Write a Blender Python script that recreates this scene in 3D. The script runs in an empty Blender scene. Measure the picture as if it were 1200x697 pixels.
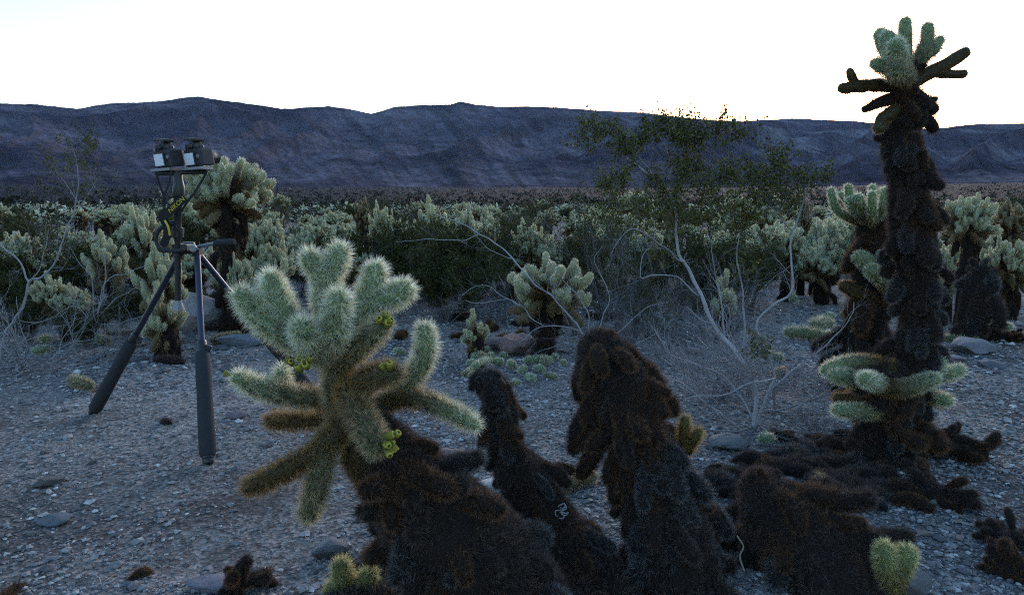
import bpy, math, random
import numpy as np
from mathutils import Vector

# ---------------------------------------------------------------- camera, sky, sun, exposure
scene = bpy.context.scene
COL = scene.collection
PITCH = math.radians(7.7)
CAMZ = 1.3
cam = bpy.data.cameras.new('camera')
cam.lens = 24; cam.sensor_width = 36
cam.clip_start = 0.05; cam.clip_end = 20000
cam_o = bpy.data.objects.new('camera', cam)
COL.objects.link(cam_o)
cam_o.location = (0, 0, CAMZ)
cam_o.rotation_euler = (math.radians(90) - PITCH, 0, 0)
scene.camera = cam_o

SUN_EL, SUN_AZ = 2.2, 20.0
world = bpy.data.worlds.new('World'); scene.world = world
world.use_nodes = True
wn = world.node_tree
sky = wn.nodes.new('ShaderNodeTexSky')
sky.sky_type = 'NISHITA'; sky.sun_disc = False
sky.sun_elevation = math.radians(SUN_EL)
sky.sun_rotation = math.radians(SUN_AZ)
sky.air_density = 1.0; sky.dust_density = 1.0; sky.ozone_density = 3.1
bg = wn.nodes['Background']
wb = wn.nodes.new('ShaderNodeMix'); wb.data_type = 'RGBA'; wb.blend_type = 'MULTIPLY'; wb.inputs[0].default_value = 1.0
wb.inputs[7].default_value = (1.17, 0.935, 0.80, 1)      # white balance of the dusk sky
wn.links.new(sky.outputs[0], wb.inputs[6]); wn.links.new(wb.outputs[2], bg.inputs[0])
bg.inputs[1].default_value = 0.15
sun = bpy.data.lights.new('sun', 'SUN')
sun.energy = 0.17; sun.angle = math.radians(24); sun.color = (1.0, 0.93, 0.86)
sun_o = bpy.data.objects.new('sun', sun); COL.objects.link(sun_o)
# the last glow comes over the ridge: lamp sits above the skyline in the same azimuth as the sky's sun
sun_o.rotation_euler = (math.radians(90 - 17), 0, math.radians(180 - SUN_AZ))
sun_o.location = (0, 0, 30)
scene.view_settings.view_transform = 'Standard'
scene.view_settings.look = 'None'
scene.view_settings.gamma = 1.0
scene.view_settings.exposure = 3.62
scene.cycles.max_bounces = 6
scene.cycles.use_denoising = False
scene.cycles.filter_width = 1.1
scene.cycles.volume_bounces = 0
scene.cycles.transparent_max_bounces = 4

# ---------------------------------------------------------------- helpers
rng = np.random.default_rng(7)
random.seed(7)
CP, SP = math.cos(PITCH), math.sin(PITCH)
F = 800.0

def ray(x, y):
    cx = (x - 600.0) / F; cz = (348.5 - y) / F
    return np.array([cx, CP + cz * SP, -SP + cz * CP])

def P(x, y, d):
    """photo pixel (1200 wide) and distance along Y -> point in metres"""
    v = ray(x, y)
    return np.array([0, 0, CAMZ]) + v * (d / v[1])

_perm = np.random.default_rng(3).permutation(512).astype(np.int64)
_perm = np.concatenate([_perm, _perm, _perm])
_vals = np.random.default_rng(4).random(512)
def vnoise(x, y):
    x = np.asarray(x, float); y = np.asarray(y, float)
    xi = np.floor(x).astype(np.int64); yi = np.floor(y).astype(np.int64)
    xf = x - xi; yf = y - yi
    u = xf * xf * xf * (xf * (xf * 6 - 15) + 10); v = yf * yf * yf * (yf * (yf * 6 - 15) + 10)
    def h(a, b): return _vals[_perm[_perm[a & 511] + (b & 511)] & 511]
    return (h(xi, yi) * (1 - u) + h(xi + 1, yi) * u) * (1 - v) + (h(xi, yi + 1) * (1 - u) + h(xi + 1, yi + 1) * u) * v
def fbm(x, y, o=5, g=0.5):
    s = 0; a = 1; t = 0
    for i in range(o):
        s = s + a * vnoise(x * 2 ** i + 17.3 * i, y * 2 ** i + 9.1 * i); t += a; a *= g
    return s / t
def ridged(x, y, o=5, g=0.55):
    s = 0; a = 1; t = 0
    for i in range(o):
        s = s + a * (1 - np.abs(2 * vnoise(x * 2 ** i + 31.7 * i, y * 2 ** i + 3.3 * i) - 1)); t += a; a *= g
    return s / t

def gh(x, y):
    """height of the ground"""
    x = np.asarray(x, float); y = np.asarray(y, float)
    r = np.hypot(x, y)
    h = 27.0 * np.clip((r - 55) / 850, 0, None) ** 1.3
    h = h + (fbm(x * 0.35 + 40, y * 0.35 + 40, 3) - 0.5) * 0.10 * np.clip(r / 6, 0.25, 1)
    h = h + (fbm(x * 1.7 + 11, y * 1.7, 3) - 0.5) * 0.05 + (fbm(x * 6 + 1, y * 6, 2) - 0.5) * 0.014
    return h
def G(x, y):
    return float(gh(x, y))
def GP(x, y):
    """photo pixel -> point on the ground (below the horizon)"""
    v = ray(x, y); t = CAMZ / -v[2]
    for _ in range(8):
        p = v * t
        t = (CAMZ - G(p[0], p[1])) / -v[2]
    p = v * t
    return np.array([p[0], p[1], G(p[0], p[1])])
def depth_at(y):
    return GP(600, y)[1]

class Buf:
    """triangles with a colour of the material per vertex"""
    def __init__(s): s.v = []; s.f = []; s.c = []; s.sm = []; s.n = 0
    def add(s, v, f, c, smooth=True):
        v = np.asarray(v, float).reshape(-1, 3); f = np.asarray(f, np.int64).reshape(-1, 3)
        c = np.asarray(c, float)
        if c.ndim == 1: c = np.tile(c, (len(v), 1))
        s.v.append(v); s.f.append(f + s.n); s.c.append(c); s.sm.append(np.full(len(f), smooth)); s.n += len(v)
    def merge(s, o, M=None, cmul=1.0):
        v, f, c, sm = o.arrays()
        if M is not None: v = v @ M[:3, :3].T + M[:3, 3]
        s.v.append(v); s.f.append(f + s.n); s.c.append(c * cmul); s.sm.append(sm); s.n += len(v)
    def arrays(s):
        if len(s.v) > 1:
            s.v = [np.concatenate(s.v)]; s.f = [np.concatenate(s.f)]; s.c = [np.concatenate(s.c)]; s.sm = [np.concatenate(s.sm)]
        return s.v[0], s.f[0], s.c[0], s.sm[0]
    def mesh(s, name, mat):
        v, f, c, sm = s.arrays()
        me = bpy.data.meshes.new(name)
        me.vertices.add(len(v)); me.vertices.foreach_set('co', v.astype(np.float32).ravel())
        me.loops.add(len(f) * 3); me.loops.foreach_set('vertex_index', f.astype(np.int32).ravel())
        me.polygons.add(len(f)); me.polygons.foreach_set('loop_start', np.arange(0, len(f) * 3, 3, dtype=np.int32))
        me.polygons.foreach_set('use_smooth', sm)
        ca = me.color_attributes.new('tint', 'FLOAT_COLOR', 'POINT')
        cc = np.ones((len(v), 4), np.float32); cc[:, :3] = np.clip(c, 0, 1)
        ca.data.foreach_set('color', cc.ravel())
        me.update(calc_edges=True)
        me.materials.append(mat)
        return me

def link(name, me, parent=None, loc=(0, 0, 0), rz=0.0, sc=1.0):
    o = bpy.data.objects.new(name, me); COL.objects.link(o)
    o.location = loc; o.rotation_euler = (0, 0, rz); o.scale = (sc, sc, sc)
    if parent is not None: o.parent = parent
    return o
def tag(o, label=None, cat=None, group=None, kind=None):
    if label: o['label'] = label
    if cat: o['category'] = cat
    if group: o['group'] = group
    if kind: o['kind'] = kind
    return o
def copy_tree(o, parent=None):
    c = o.copy(); COL.objects.link(c); c.parent = parent
    for k in ('label', 'group', 'category'):
        if parent is None and k in c.keys(): del c[k]
    for ch in list(o.children): copy_tree(ch, c)
    return c

def nrm(v): return v / np.maximum(np.linalg.norm(v, axis=-1, keepdims=True), 1e-9)

def curve(pts, rad, step):
    """Catmull-Rom through pts, resampled; returns points, radii, t"""
    p = np.asarray(pts, float); n = len(p)
    r = np.asarray(rad, float) if np.ndim(rad) else np.full(n, float(rad))
    if len(r) != n: r = np.interp(np.linspace(0, 1, n), np.linspace(0, 1, len(r)), r)
    if n == 2:
        L = np.linalg.norm(p[1] - p[0]); m = max(2, int(L / step) + 1); t = np.linspace(0, 1, m)
        return p[0] + (p[1] - p[0]) * t[:, None], r[0] + (r[1] - r[0]) * t, t
    q = np.vstack([2 * p[0] - p[1], p, 2 * p[-1] - p[-2]]); out = []; ro = []
    for i in range(n - 1):
        p0, p1, p2, p3 = q[i], q[i + 1], q[i + 2], q[i + 3]
        m = max(2, int(np.linalg.norm(p2 - p1) / step) + 1)
        t = np.linspace(0, 1, m, endpoint=(i == n - 2))[:, None]
        out.append(0.5 * ((2 * p1) + (p2 - p0) * t + (2 * p0 - 5 * p1 + 4 * p2 - p3) * t ** 2 + (3 * p1 - p0 - 3 * p2 + p3) * t ** 3))
        ro.append(r[i] + (r[i + 1] - r[i]) * t[:, 0])
    o = np.vstack(out); ro = np.concatenate(ro)
    s = np.concatenate([[0], np.cumsum(np.linalg.norm(np.diff(o, axis=0), axis=1))])
    return o, ro, s / max(s[-1], 1e-9)

def rings(pts, rad, step=0.02, caps=(True, True)):
    C, R, t = curve(pts, rad, step)
    T = nrm(np.gradient(C, axis=0))
    S = np.zeros(len(C))
    if caps[0]:
        a = np.radians([80, 55, 28])
        C = np.vstack([C[0] - T[0] * (R[0] * np.sin(a))[:, None], C]); T = np.vstack([np.tile(T[0], (3, 1)), T])
        S = np.concatenate([-np.sin(a), S]); R = np.concatenate([R[0] * np.cos(a), R]); t = np.concatenate([[0] * 3, t])
    if caps[1]:
        a = np.radians([28, 55, 80])
        C = np.vstack([C, C[-1] + T[-1] * (R[-1] * np.sin(a))[:, None]]); T = np.vstack([T, np.tile(T[-1], (3, 1))])
        S = np.concatenate([S, np.sin(a)]); R = np.concatenate([R, R[-1] * np.cos(a)]); t = np.concatenate([t, [1] * 3])
    N = np.zeros_like(T)
    a = np.array([1.0, 0, 0]) if abs(T[0][0]) < 0.8 else np.array([0, 1.0, 0])
    n = a - T[0] * np.dot(a, T[0])
    for i in range(len(T)):
        n = n - T[i] * np.dot(n, T[i]); n = n / max(np.linalg.norm(n), 1e-9); N[i] = n
    B = np.cross(T, N)
    return C, T, N, B, R, S, t

def tube(buf, rg, sides=8, col=None, bump=0.0, seed=0, flat=False):
    C, T, N, B, R, S, t = rg
    m = len(C); th = np.linspace(0, 2 * np.pi, sides, endpoint=False)
    ca, sa = np.cos(th), np.sin(th)
    rr = R[:, None] * np.ones(sides)
    if bump:
        rr = rr * (1 + bump * 2 * (vnoise(np.arange(m)[:, None] * 0.45 + seed * 7.7, (ca * 1.3 + 5)[None] + (sa * 1.3)[None] * 3.1) - 0.5))
    v = C[:, None] + rr[..., None] * (ca[None, :, None] * N[:, None] + sa[None, :, None] * B[:, None])
    v = v.reshape(-1, 3)
    i = np.arange(m - 1)[:, None] * sides; j = np.arange(sides)[None]; k = (j + 1) % sides
    a, b, c, d = i + j, i + k, i + sides + k, i + sides + j
    f = np.concatenate([np.stack([a, b, c], -1).reshape(-1, 3), np.stack([a, c, d], -1).reshape(-1, 3)])
    cc = col(np.repeat(t, sides)) if callable(col) else np.tile(np.asarray(col, float), (len(v), 1))
    v = np.vstack([v, C[0] - T[0] * 0.15 * R[0], C[-1] + T[-1] * 0.15 * R[-1]])
    n0 = m * sides; jj = np.arange(sides); kk = (jj + 1) % sides
    f = np.vstack([f, np.stack([np.full(sides, n0), kk, jj], -1), np.stack([np.full(sides, n0 + 1), (m - 1) * sides + jj, (m - 1) * sides + kk], -1)])
    cc = np.vstack([cc, cc[0], cc[-1]])
    buf.add(v, f, cc, not flat)

def spines(buf, rg, spacing, per, length, width, col0, col1, droop=0.0, spread=0.9, R_=None, jit=0.25):
    """per thin needles from every areole; areoles are set in spirals on the skin"""
    q = R_ if R_ is not None else rng
    C, T, N, B, R, S, t = rg
    seg = np.linalg.norm(np.diff(C, axis=0), axis=1) + np.abs(np.diff(R))
    w = np.concatenate([[0], np.cumsum(seg * (R[1:] + R[:-1]) * 0.5 * 2 * np.pi)])
    n = max(4, int(w[-1] / spacing ** 2))
    s = (np.arange(n) + 0.5) / n * w[-1]
    i = np.clip(np.searchsorted(w, s) - 1, 0, len(C) - 2); u = ((s - w[i]) / np.maximum(w[i + 1] - w[i], 1e-9))[:, None]
    L = lambda A: A[i] * (1 - u) + A[i + 1] * u
    c, tt, nn, bb = L(C), nrm(L(T)), nrm(L(N)), nrm(L(B))
    r = L(R[:, None]); ss = np.clip(L(S[:, None]), -1, 1); ta = L(t[:, None])[:, 0]
    th = (np.arange(n) * 2.399963 + q.normal(0, 0.12, n))[:, None]
    rad = np.cos(th) * nn + np.sin(th) * bb
    pos = c + rad * r; nor = nrm(rad * np.sqrt(1 - ss ** 2) + tt * ss)
    pos = np.repeat(pos, per, 0); nor = np.repeat(nor, per, 0); ta = np.repeat(ta, per)
    k = len(pos)
    d = nrm(nor + q.normal(0, spread * 0.55, (k, 3)) + np.array([0, 0, -droop]))
    d = nrm(d + nor * np.clip(0.15 - np.sum(d * nor, 1), 0, None)[:, None] * 1.6)
    ln = length * q.uniform(0.55, 1.15, (k, 1))
    sd = nrm(np.cross(d, q.normal(0, 1, (k, 3)))) * width * 0.5
    v = np.stack([pos - sd, pos + sd, pos + d * ln], 1).reshape(-1, 3)
    f = np.arange(3 * k).reshape(-1, 3)
    a = col0(ta) if callable(col0) else np.tile(col0, (k, 1)); b = col1(ta) if callable(col1) else np.tile(col1, (k, 1))
    m = np.repeat(1 + q.normal(0, jit, (n, 1)), per, 0)
    a = a * m; b = b * m
    buf.add(v, f, np.stack([a, a, b], 1).reshape(-1, 3), False)

def lerp(a, b, t):
    t = np.clip(t, 0, 1)[:, None]
    return np.asarray(a)[None] * (1 - t) + np.asarray(b)[None] * t

# ---------------------------------------------------------------- materials
def newmat(name):
    m = bpy.data.materials.new(name); m.use_nodes = True
    nt = m.node_tree; b = nt.nodes['Principled BSDF']
    return m, nt, b
def plant_mat(name, trans=0.35, rough=0.6, spec=0.2):
    m, nt, b = newmat(name)
    at = nt.nodes.new('ShaderNodeAttribute'); at.attribute_name = 'tint'
    nt.links.new(at.outputs['Color'], b.inputs['Base Color'])
    b.inputs['Roughness'].default_value = rough; b.inputs['Specular IOR Level'].default_value = spec
    if trans:
        tr = nt.nodes.new('ShaderNodeBsdfTranslucent'); mx = nt.nodes.new('ShaderNodeMixShader'); mx.inputs[0].default_value = trans
        nt.links.new(at.outputs['Color'], tr.inputs['Color'])
        nt.links.new(b.outputs[0], mx.inputs[1]); nt.links.new(tr.outputs[0], mx.inputs[2])
        nt.links.new(mx.outputs[0], nt.nodes['Material Output'].inputs['Surface'])
    return m
M_FRESH = plant_mat('cholla_spines', 0.55, 0.5, 0.3)
M_DEAD = plant_mat('dead_cholla', 0.28, 0.75, 0.12)
M_LEAF = plant_mat('creosote_leaf', 0.10, 0.8, 0.08)

def bark_mat():
    m, nt, b = newmat('grey_bark')
    at = nt.nodes.new('ShaderNodeAttribute'); at.attribute_name = 'tint'
    tc = nt.nodes.new('ShaderNodeTexCoord'); n = nt.nodes.new('ShaderNodeTexNoise'); n.inputs['Scale'].default_value = 60; n.inputs['Detail'].default_value = 3
    mp = nt.nodes.new('ShaderNodeMapRange'); mp.inputs['To Min'].default_value = 0.55; mp.inputs['To Max'].default_value = 1.3
    mx = nt.nodes.new('ShaderNodeMix'); mx.data_type = 'RGBA'; mx.blend_type = 'MULTIPLY'; mx.inputs[0].default_value = 1
    nt.links.new(tc.outputs['Object'], n.inputs['Vector']); nt.links.new(n.outputs['Fac'], mp.inputs['Value'])
    nt.links.new(at.outputs['Color'], mx.inputs[6]); nt.links.new(mp.outputs[0], mx.inputs[7])
    nt.links.new(mx.outputs[2], b.inputs['Base Color']); b.inputs['Roughness'].default_value = 0.8
    return m
M_BARK = bark_mat()

def ground_mat():
    m, nt, b = newmat('desert_gravel')
    N = nt.nodes.new; L = nt.links.new
    tc = N('ShaderNodeTexCoord')
    def noise(sc, det=4, ro=0.6):
        n = N('ShaderNodeTexNoise'); n.inputs['Scale'].default_value = sc; n.inputs['Detail'].default_value = det; n.inputs['Roughness'].default_value = ro
        L(tc.outputs['Object'], n.inputs['Vector']); return n
    def ramp(src, stops):
        r = N('ShaderNodeValToRGB'); L(src, r.inputs[0]); e = r.color_ramp.elements
        while len(e) < len(stops): e.new(0.5)
        for i, (p, c) in enumerate(stops): e[i].position = p; e[i].color = (*c, 1)
        return r
    def mix(fac, a, bb, mode='MIX'):
        x = N('ShaderNodeMix'); x.data_type = 'RGBA'; x.blend_type = mode
        if isinstance(fac, float): x.inputs[0].default_value = fac
        else: L(fac, x.inputs[0])
        L(a, x.inputs[6]); L(bb, x.inputs[7]); return x.outputs[2]
    big = noise(0.55, 5); fine = noise(34, 5, 0.7)
    base = ramp(big.outputs['Fac'], [(0.34, (0.090, 0.080, 0.075)), (0.48, (0.190, 0.172, 0.162)), (0.66, (0.275, 0.25, 0.232))])
    vo = N('ShaderNodeTexVoronoi'); vo.inputs['Scale'].default_value = 62; L(tc.outputs['Object'], vo.inputs['Vector'])
    peb = ramp(vo.outputs['Color'], [(0.1, (0.4, 0.38, 0.37)), (0.45, (0.95, 0.93, 0.92)), (0.85, (1.9, 1.9, 1.9))])
    c1 = mix(0.75, base.outputs[0], peb.outputs[0], 'MULTIPLY')
    fr = ramp(fine.outputs['Fac'], [(0.3, (0.6, 0.6, 0.6)), (0.7, (1.4, 1.4, 1.4))])
    c2 = mix(0.7, c1, fr.outputs[0], 'MULTIPLY')
    # litter of fallen spines between the plants
    lit = noise(1.3, 6, 0.65); lr = ramp(lit.outputs['Fac'], [(0.52, (0, 0, 0)), (0.62, (1, 1, 1))])
    dk = N('ShaderNodeRGB'); dk.outputs[0].default_value = (0.055, 0.042, 0.036, 1)
    mm = N('ShaderNodeMath'); mm.operation = 'MULTIPLY'; mm.inputs[1].default_value = 0.6; L(lr.outputs[0], mm.inputs[0])
    c3 = mix(mm.outputs[0], c2, dk.outputs[0])
    # far scrub speckle on the rising plain
    v2 = N('ShaderNodeTexVoronoi'); v2.inputs['Scale'].default_value = 0.28; L(tc.outputs['Object'], v2.inputs['Vector'])
    sp = ramp(v2.outputs['Distance'], [(0.25, (0.3, 0.32, 0.27)), (0.5, (1, 1, 1))])
    sx = N('ShaderNodeSeparateXYZ'); L(tc.outputs['Object'], sx.inputs[0])
    far = N('ShaderNodeMapRange'); far.inputs['From Min'].default_value = 60; far.inputs['From Max'].default_value = 160; L(sx.outputs['Y'], far.inputs['Value'])
    c4 = mix(far.outputs[0], c3, mix(1.0, c3, sp.outputs[0], 'MULTIPLY'))
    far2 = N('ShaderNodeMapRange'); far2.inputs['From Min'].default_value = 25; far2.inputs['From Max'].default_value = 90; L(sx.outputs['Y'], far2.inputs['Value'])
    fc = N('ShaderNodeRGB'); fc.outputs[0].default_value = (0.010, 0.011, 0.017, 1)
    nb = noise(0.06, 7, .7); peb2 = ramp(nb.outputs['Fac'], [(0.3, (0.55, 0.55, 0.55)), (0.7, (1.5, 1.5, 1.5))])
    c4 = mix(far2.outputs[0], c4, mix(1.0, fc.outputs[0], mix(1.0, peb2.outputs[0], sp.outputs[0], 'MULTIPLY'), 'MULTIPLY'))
    L(c4, b.inputs['Base Color']); b.inputs['Roughness'].default_value = 1.0; b.inputs['Specular IOR Level'].default_value = 0.04
    ad = N('ShaderNodeMath'); ad.operation = 'ADD'
    m1 = N('ShaderNodeMath'); m1.operation = 'MULTIPLY'; m1.inputs[1].default_value = 0.6; L(vo.outputs['Distance'], m1.inputs[0])
    L(fine.outputs['Fac'], ad.inputs[0]); L(m1.outputs[0], ad.inputs[1])
    bp = N('ShaderNodeBump'); bp.inputs['Strength'].default_value = 1.0; bp.inputs['Distance'].default_value = 0.022
    L(ad.outputs[0], bp.inputs['Height']); L(bp.outputs[0], b.inputs['Normal'])
    return m
M_GROUND = ground_mat()

def mountain_mat():
    m, nt, b = newmat('dark_mountain_rock')
    N = nt.nodes.new; L = nt.links.new
    tc = N('ShaderNodeTexCoord')
    at = N('ShaderNodeAttribute'); at.attribute_name = 'tint'
    n = N('ShaderNodeTexNoise'); n.inputs['Scale'].default_value = 0.02; n.inputs['Detail'].default_value = 9; n.inputs['Roughness'].default_value = 0.68
    L(tc.outputs['Object'], n.inputs['Vector'])
    r = N('ShaderNodeValToRGB'); L(n.outputs['Fac'], r.inputs[0]); e = r.color_ramp.elements
    e[0].position = 0.36; e[0].color = (0.6, 0.56, 0.56, 1); e[1].position = 0.68; e[1].color = (1.55, 1.5, 1.5, 1)
    v = N('ShaderNodeTexVoronoi'); v.inputs['Scale'].default_value = 0.12; L(tc.outputs['Object'], v.inputs['Vector'])
    vr = N('ShaderNodeValToRGB'); L(v.outputs['Distance'], vr.inputs[0]); e = vr.color_ramp.elements
    e[0].position = 0.12; e[0].color = (0.25, 0.25, 0.25, 1); e[1].position = 0.5; e[1].color = (1.2, 1.2, 1.2, 1)
    x = N('ShaderNodeMix'); x.data_type = 'RGBA'; x.blend_type = 'MULTIPLY'; x.inputs[0].default_value = 1
    L(at.outputs['Color'], x.inputs[6]); L(r.outputs[0], x.inputs[7])
    y = N('ShaderNodeMix'); y.data_type = 'RGBA'; y.blend_type = 'MULTIPLY'; y.inputs[0].default_value = 0.8
    L(x.outputs[2], y.inputs[6]); L(vr.outputs[0], y.inputs[7])
    L(y.outputs[2], b.inputs['Base Color']); b.inputs['Roughness'].default_value = 1.0; b.inputs['Specular IOR Level'].default_value = 0.0
    bp = N('ShaderNodeBump'); bp.inputs['Strength'].default_value = 1.0; bp.inputs['Distance'].default_value = 9
    L(n.outputs['Fac'], bp.inputs['Height']); L(bp.outputs[0], b.inputs['Normal'])
    return m
M_MOUNT = mountain_mat()

def stone_mat():
    m, nt, b = newmat('stone')
    N = nt.nodes.new; L = nt.links.new
    tc = N('ShaderNodeTexCoord'); at = N('ShaderNodeAttribute'); at.attribute_name = 'tint'
    n = N('ShaderNodeTexNoise'); n.inputs['Scale'].default_value = 28; n.inputs['Detail'].default_value = 6; n.inputs['Roughness'].default_value = 0.65
    L(tc.outputs['Object'], n.inputs['Vector'])
    mp = N('ShaderNodeMapRange'); mp.inputs['From Min'].default_value = 0.3; mp.inputs['From Max'].default_value = 0.7; mp.inputs['To Min'].default_value = 0.5; mp.inputs['To Max'].default_value = 1.45
    L(n.outputs['Fac'], mp.inputs['Value'])
    x = N('ShaderNodeMix'); x.data_type = 'RGBA'; x.blend_type = 'MULTIPLY'; x.inputs[0].default_value = 1
    L(at.outputs['Color'], x.inputs[6]); L(mp.outputs[0], x.inputs[7]); L(x.outputs[2], b.inputs['Base Color'])
    b.inputs['Roughness'].default_value = 0.8
    bp = N('ShaderNodeBump'); bp.inputs['Strength'].default_value = 0.7; bp.inputs['Distance'].default_value = 0.01
    L(n.outputs['Fac'], bp.inputs['Height']); L(bp.outputs[0], b.inputs['Normal'])
    return m
M_STONE = stone_mat()

def plain(name, col, rough=0.5, metal=0.0, spec=0.5, bump=0.0, scale=200):
    m, nt, b = newmat(name)
    n = nt.nodes.new('ShaderNodeTexNoise'); n.inputs['Scale'].default_value = scale; n.inputs['Detail'].default_value = 3
    tc = nt.nodes.new('ShaderNodeTexCoord'); nt.links.new(tc.outputs['Object'], n.inputs['Vector'])
    r = nt.nodes.new('ShaderNodeValToRGB'); nt.links.new(n.outputs['Fac'], r.inputs[0]); e = r.color_ramp.elements
    e[0].position = 0.3; e[0].color = (*[c * 0.8 for c in col], 1); e[1].position = 0.7; e[1].color = (*[min(1, c * 1.2) for c in col], 1)
    nt.links.new(r.outputs[0], b.inputs['Base Color'])
    b.inputs['Roughness'].default_value = rough; b.inputs['Metallic'].default_value = metal; b.inputs['Specular IOR Level'].default_value = spec
    if bump:
        bp = nt.nodes.new('ShaderNodeBump'); bp.inputs['Strength'].default_value = bump; bp.inputs['Distance'].default_value = 0.001
        nt.links.new(n.outputs['Fac'], bp.inputs['Height']); nt.links.new(bp.outputs[0], b.inputs['Normal'])
    return m

# ---------------------------------------------------------------- ground: one sheet to the horizon
def polar(az, rr, hfun, cfun):
    A, Rr = np.meshgrid(az, rr, indexing='xy')
    X = np.sin(A) * Rr; Y = np.cos(A) * Rr; Z = hfun(X, Y, A, Rr)
    v = np.stack([X, Y, Z], -1).reshape(-1, 3)
    m, n = len(rr), len(az)
    i = np.arange(m - 1)[:, None] * n; j = np.arange(n - 1)[None]
    a, b, c, d = i + j, i + n + j, i + n + j + 1, i + j + 1
    f = np.concatenate([np.stack([a, c, b], -1).reshape(-1, 3), np.stack([a, d, c], -1).reshape(-1, 3)])
    return v, f, cfun(v, A.reshape(-1), Rr.reshape(-1))
az1 = np.radians(np.concatenate([np.arange(-180, -50, 2.5), np.arange(-50, 50, 0.3), np.arange(50, 180.1, 2.5)]))
rr1 = np.concatenate([[0.02], np.geomspace(0.5, 30, 210), np.geomspace(31, 1000, 90)])
v, f, c = polar(az1, rr1, lambda X, Y, A, R: gh(X, Y), lambda v, A, R: np.full((len(v), 3), 0.2))
b = Buf(); b.add(v, f, c)
tag(link('ground', b.mesh('ground', M_GROUND)), kind='structure')

# mountains: eroded range beyond the plain
RIDGE = [(-500, 150), (-200, 128), (0, 121), (40, 122), (90, 128), (130, 121), (185, 119), (212, 115), (235, 113), (262, 118), (300, 123), (330, 127), (385, 124), (410, 128), (435, 134), (462, 125), (500, 123), (528, 122), (540, 119), (556, 123),
         (580, 125), (640, 125), (700, 129), (760, 133), (800, 138), (840, 141), (870, 142), (930, 139), (1000, 142), (1040, 146), (1090, 151), (1110, 151), (1160, 145), (1200, 144), (1400, 150), (1700, 160)]
ra = []; re = []
for x, y in RIDGE:
    d = ray(x, y); ra.append(math.atan2(d[0], d[1])); re.append(d[2] / math.hypot(d[0], d[1]))
az2 = np.radians(np.arange(-56, 56, 0.075))
rr2 = np.concatenate([np.linspace(500, 2300, 200), np.linspace(2320, 2900, 12)])
def mh(X, Y, A, R):
    top = np.interp(A, ra, re)
    rr = 1980 + 260 * (fbm(A * 9 + 3, A * 0 + 2, 3) - 0.5)
    foot = 640 + 160 * (fbm(A * 7, A * 0 + 8, 4) - 0.5)
    t = np.clip((R - foot) / (rr - foot), 0, 1.5)
    H = top * rr + CAMZ
    prof = np.where(t < 1, 0.10 * t + 0.90 * t ** 1.65, 1 - (t - 1) * 0.9)
    # spurs and gullies running down towards the plain, bent by a slow warp
    wx = (fbm(X * 0.0011 + 5, Y * 0.0011, 4) - 0.5) * 5.5
    u = A * 17 + wx + (t - 0.5) * 0.9 * np.sin(A * 6 + 1)
    g1 = ridged(u * 0.62, R * 0.0009 + wx, 3, 0.36)
    g2 = ridged(X * 0.0036 + Y * 0.002 + wx, Y * 0.0020, 4, 0.45)
    sh = np.clip(t, 0, 1) ** 1.3 * np.clip(1.0 - np.clip(t, 0, 1) ** 2.4, 0.0, 1)
    base = gh(X, Y) - 1.0
    z = base * (1 - np.clip(t, 0, 1)) + H * prof + sh * ((g1 - 0.62) * 185 + (g2 - 0.6) * 60)
    z = z + np.clip(t, 0, 1) * (fbm(X * 0.012, Y * 0.012, 3) - 0.5) * 5
    return np.where(R < foot, base - 6 * np.clip((foot - R) / 100, 0, 1), np.maximum(z, base))
def mc(v, A, R):
    X, Y = v[:, 0], v[:, 1]
    a = fbm(X * 0.003 + 9, Y * 0.003 + v[:, 2] * 0.01, 5)
    pale = np.clip((ridged(X * 0.006 + v[:, 2] * 0.004, Y * 0.004 + 7, 4) - 0.78) * 6, 0, 1) * np.clip((fbm(X * 0.0022 + 2, Y * 0.002 + 3, 3) - 0.5) * 6, 0, 1)
    c = lerp((0.024, 0.022, 0.029), (0.058, 0.052, 0.062), (a - 0.35) * 3)
    wx = (fbm(X * 0.0011 + 5, Y * 0.0011, 4) - 0.5) * 5.5
    st = ridged(A * 60 + wx * .8 + R * .006, R * 0.0012 + wx * .3, 4, .6); st2 = fbm(A * 190 + wx * 1.2 + R * .02, R * .004, 4)
    g = ridged((A * 17 + wx) * 0.62, R * 0.0009 + wx, 4, 0.45); g3 = ridged(X * 0.0036 + Y * 0.002 + wx, Y * 0.0020, 5, 0.55)
    c = c * np.clip(1.75 - 1.5 * (g - .35) + 1.1 * (g3 - .6), .45, 2.0)[:, None]  # sandy gullies paler, rocky spurs darker; also stands in for weak relief shading
    c = c * (0.60 + .75 * np.clip(st - .35, 0, .6) + .7 * (st2 - .45))[:, None]
    return c * (1 - pale[:, None]) + np.array([0.12, 0.12, 0.135]) * pale[:, None]
v, f, c = polar(az2, rr2, mh, mc)
b = Buf(); b.add(v, f, c)
tag(link('mountains', b.mesh('mountains', M_MOUNT)), kind='structure')

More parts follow.
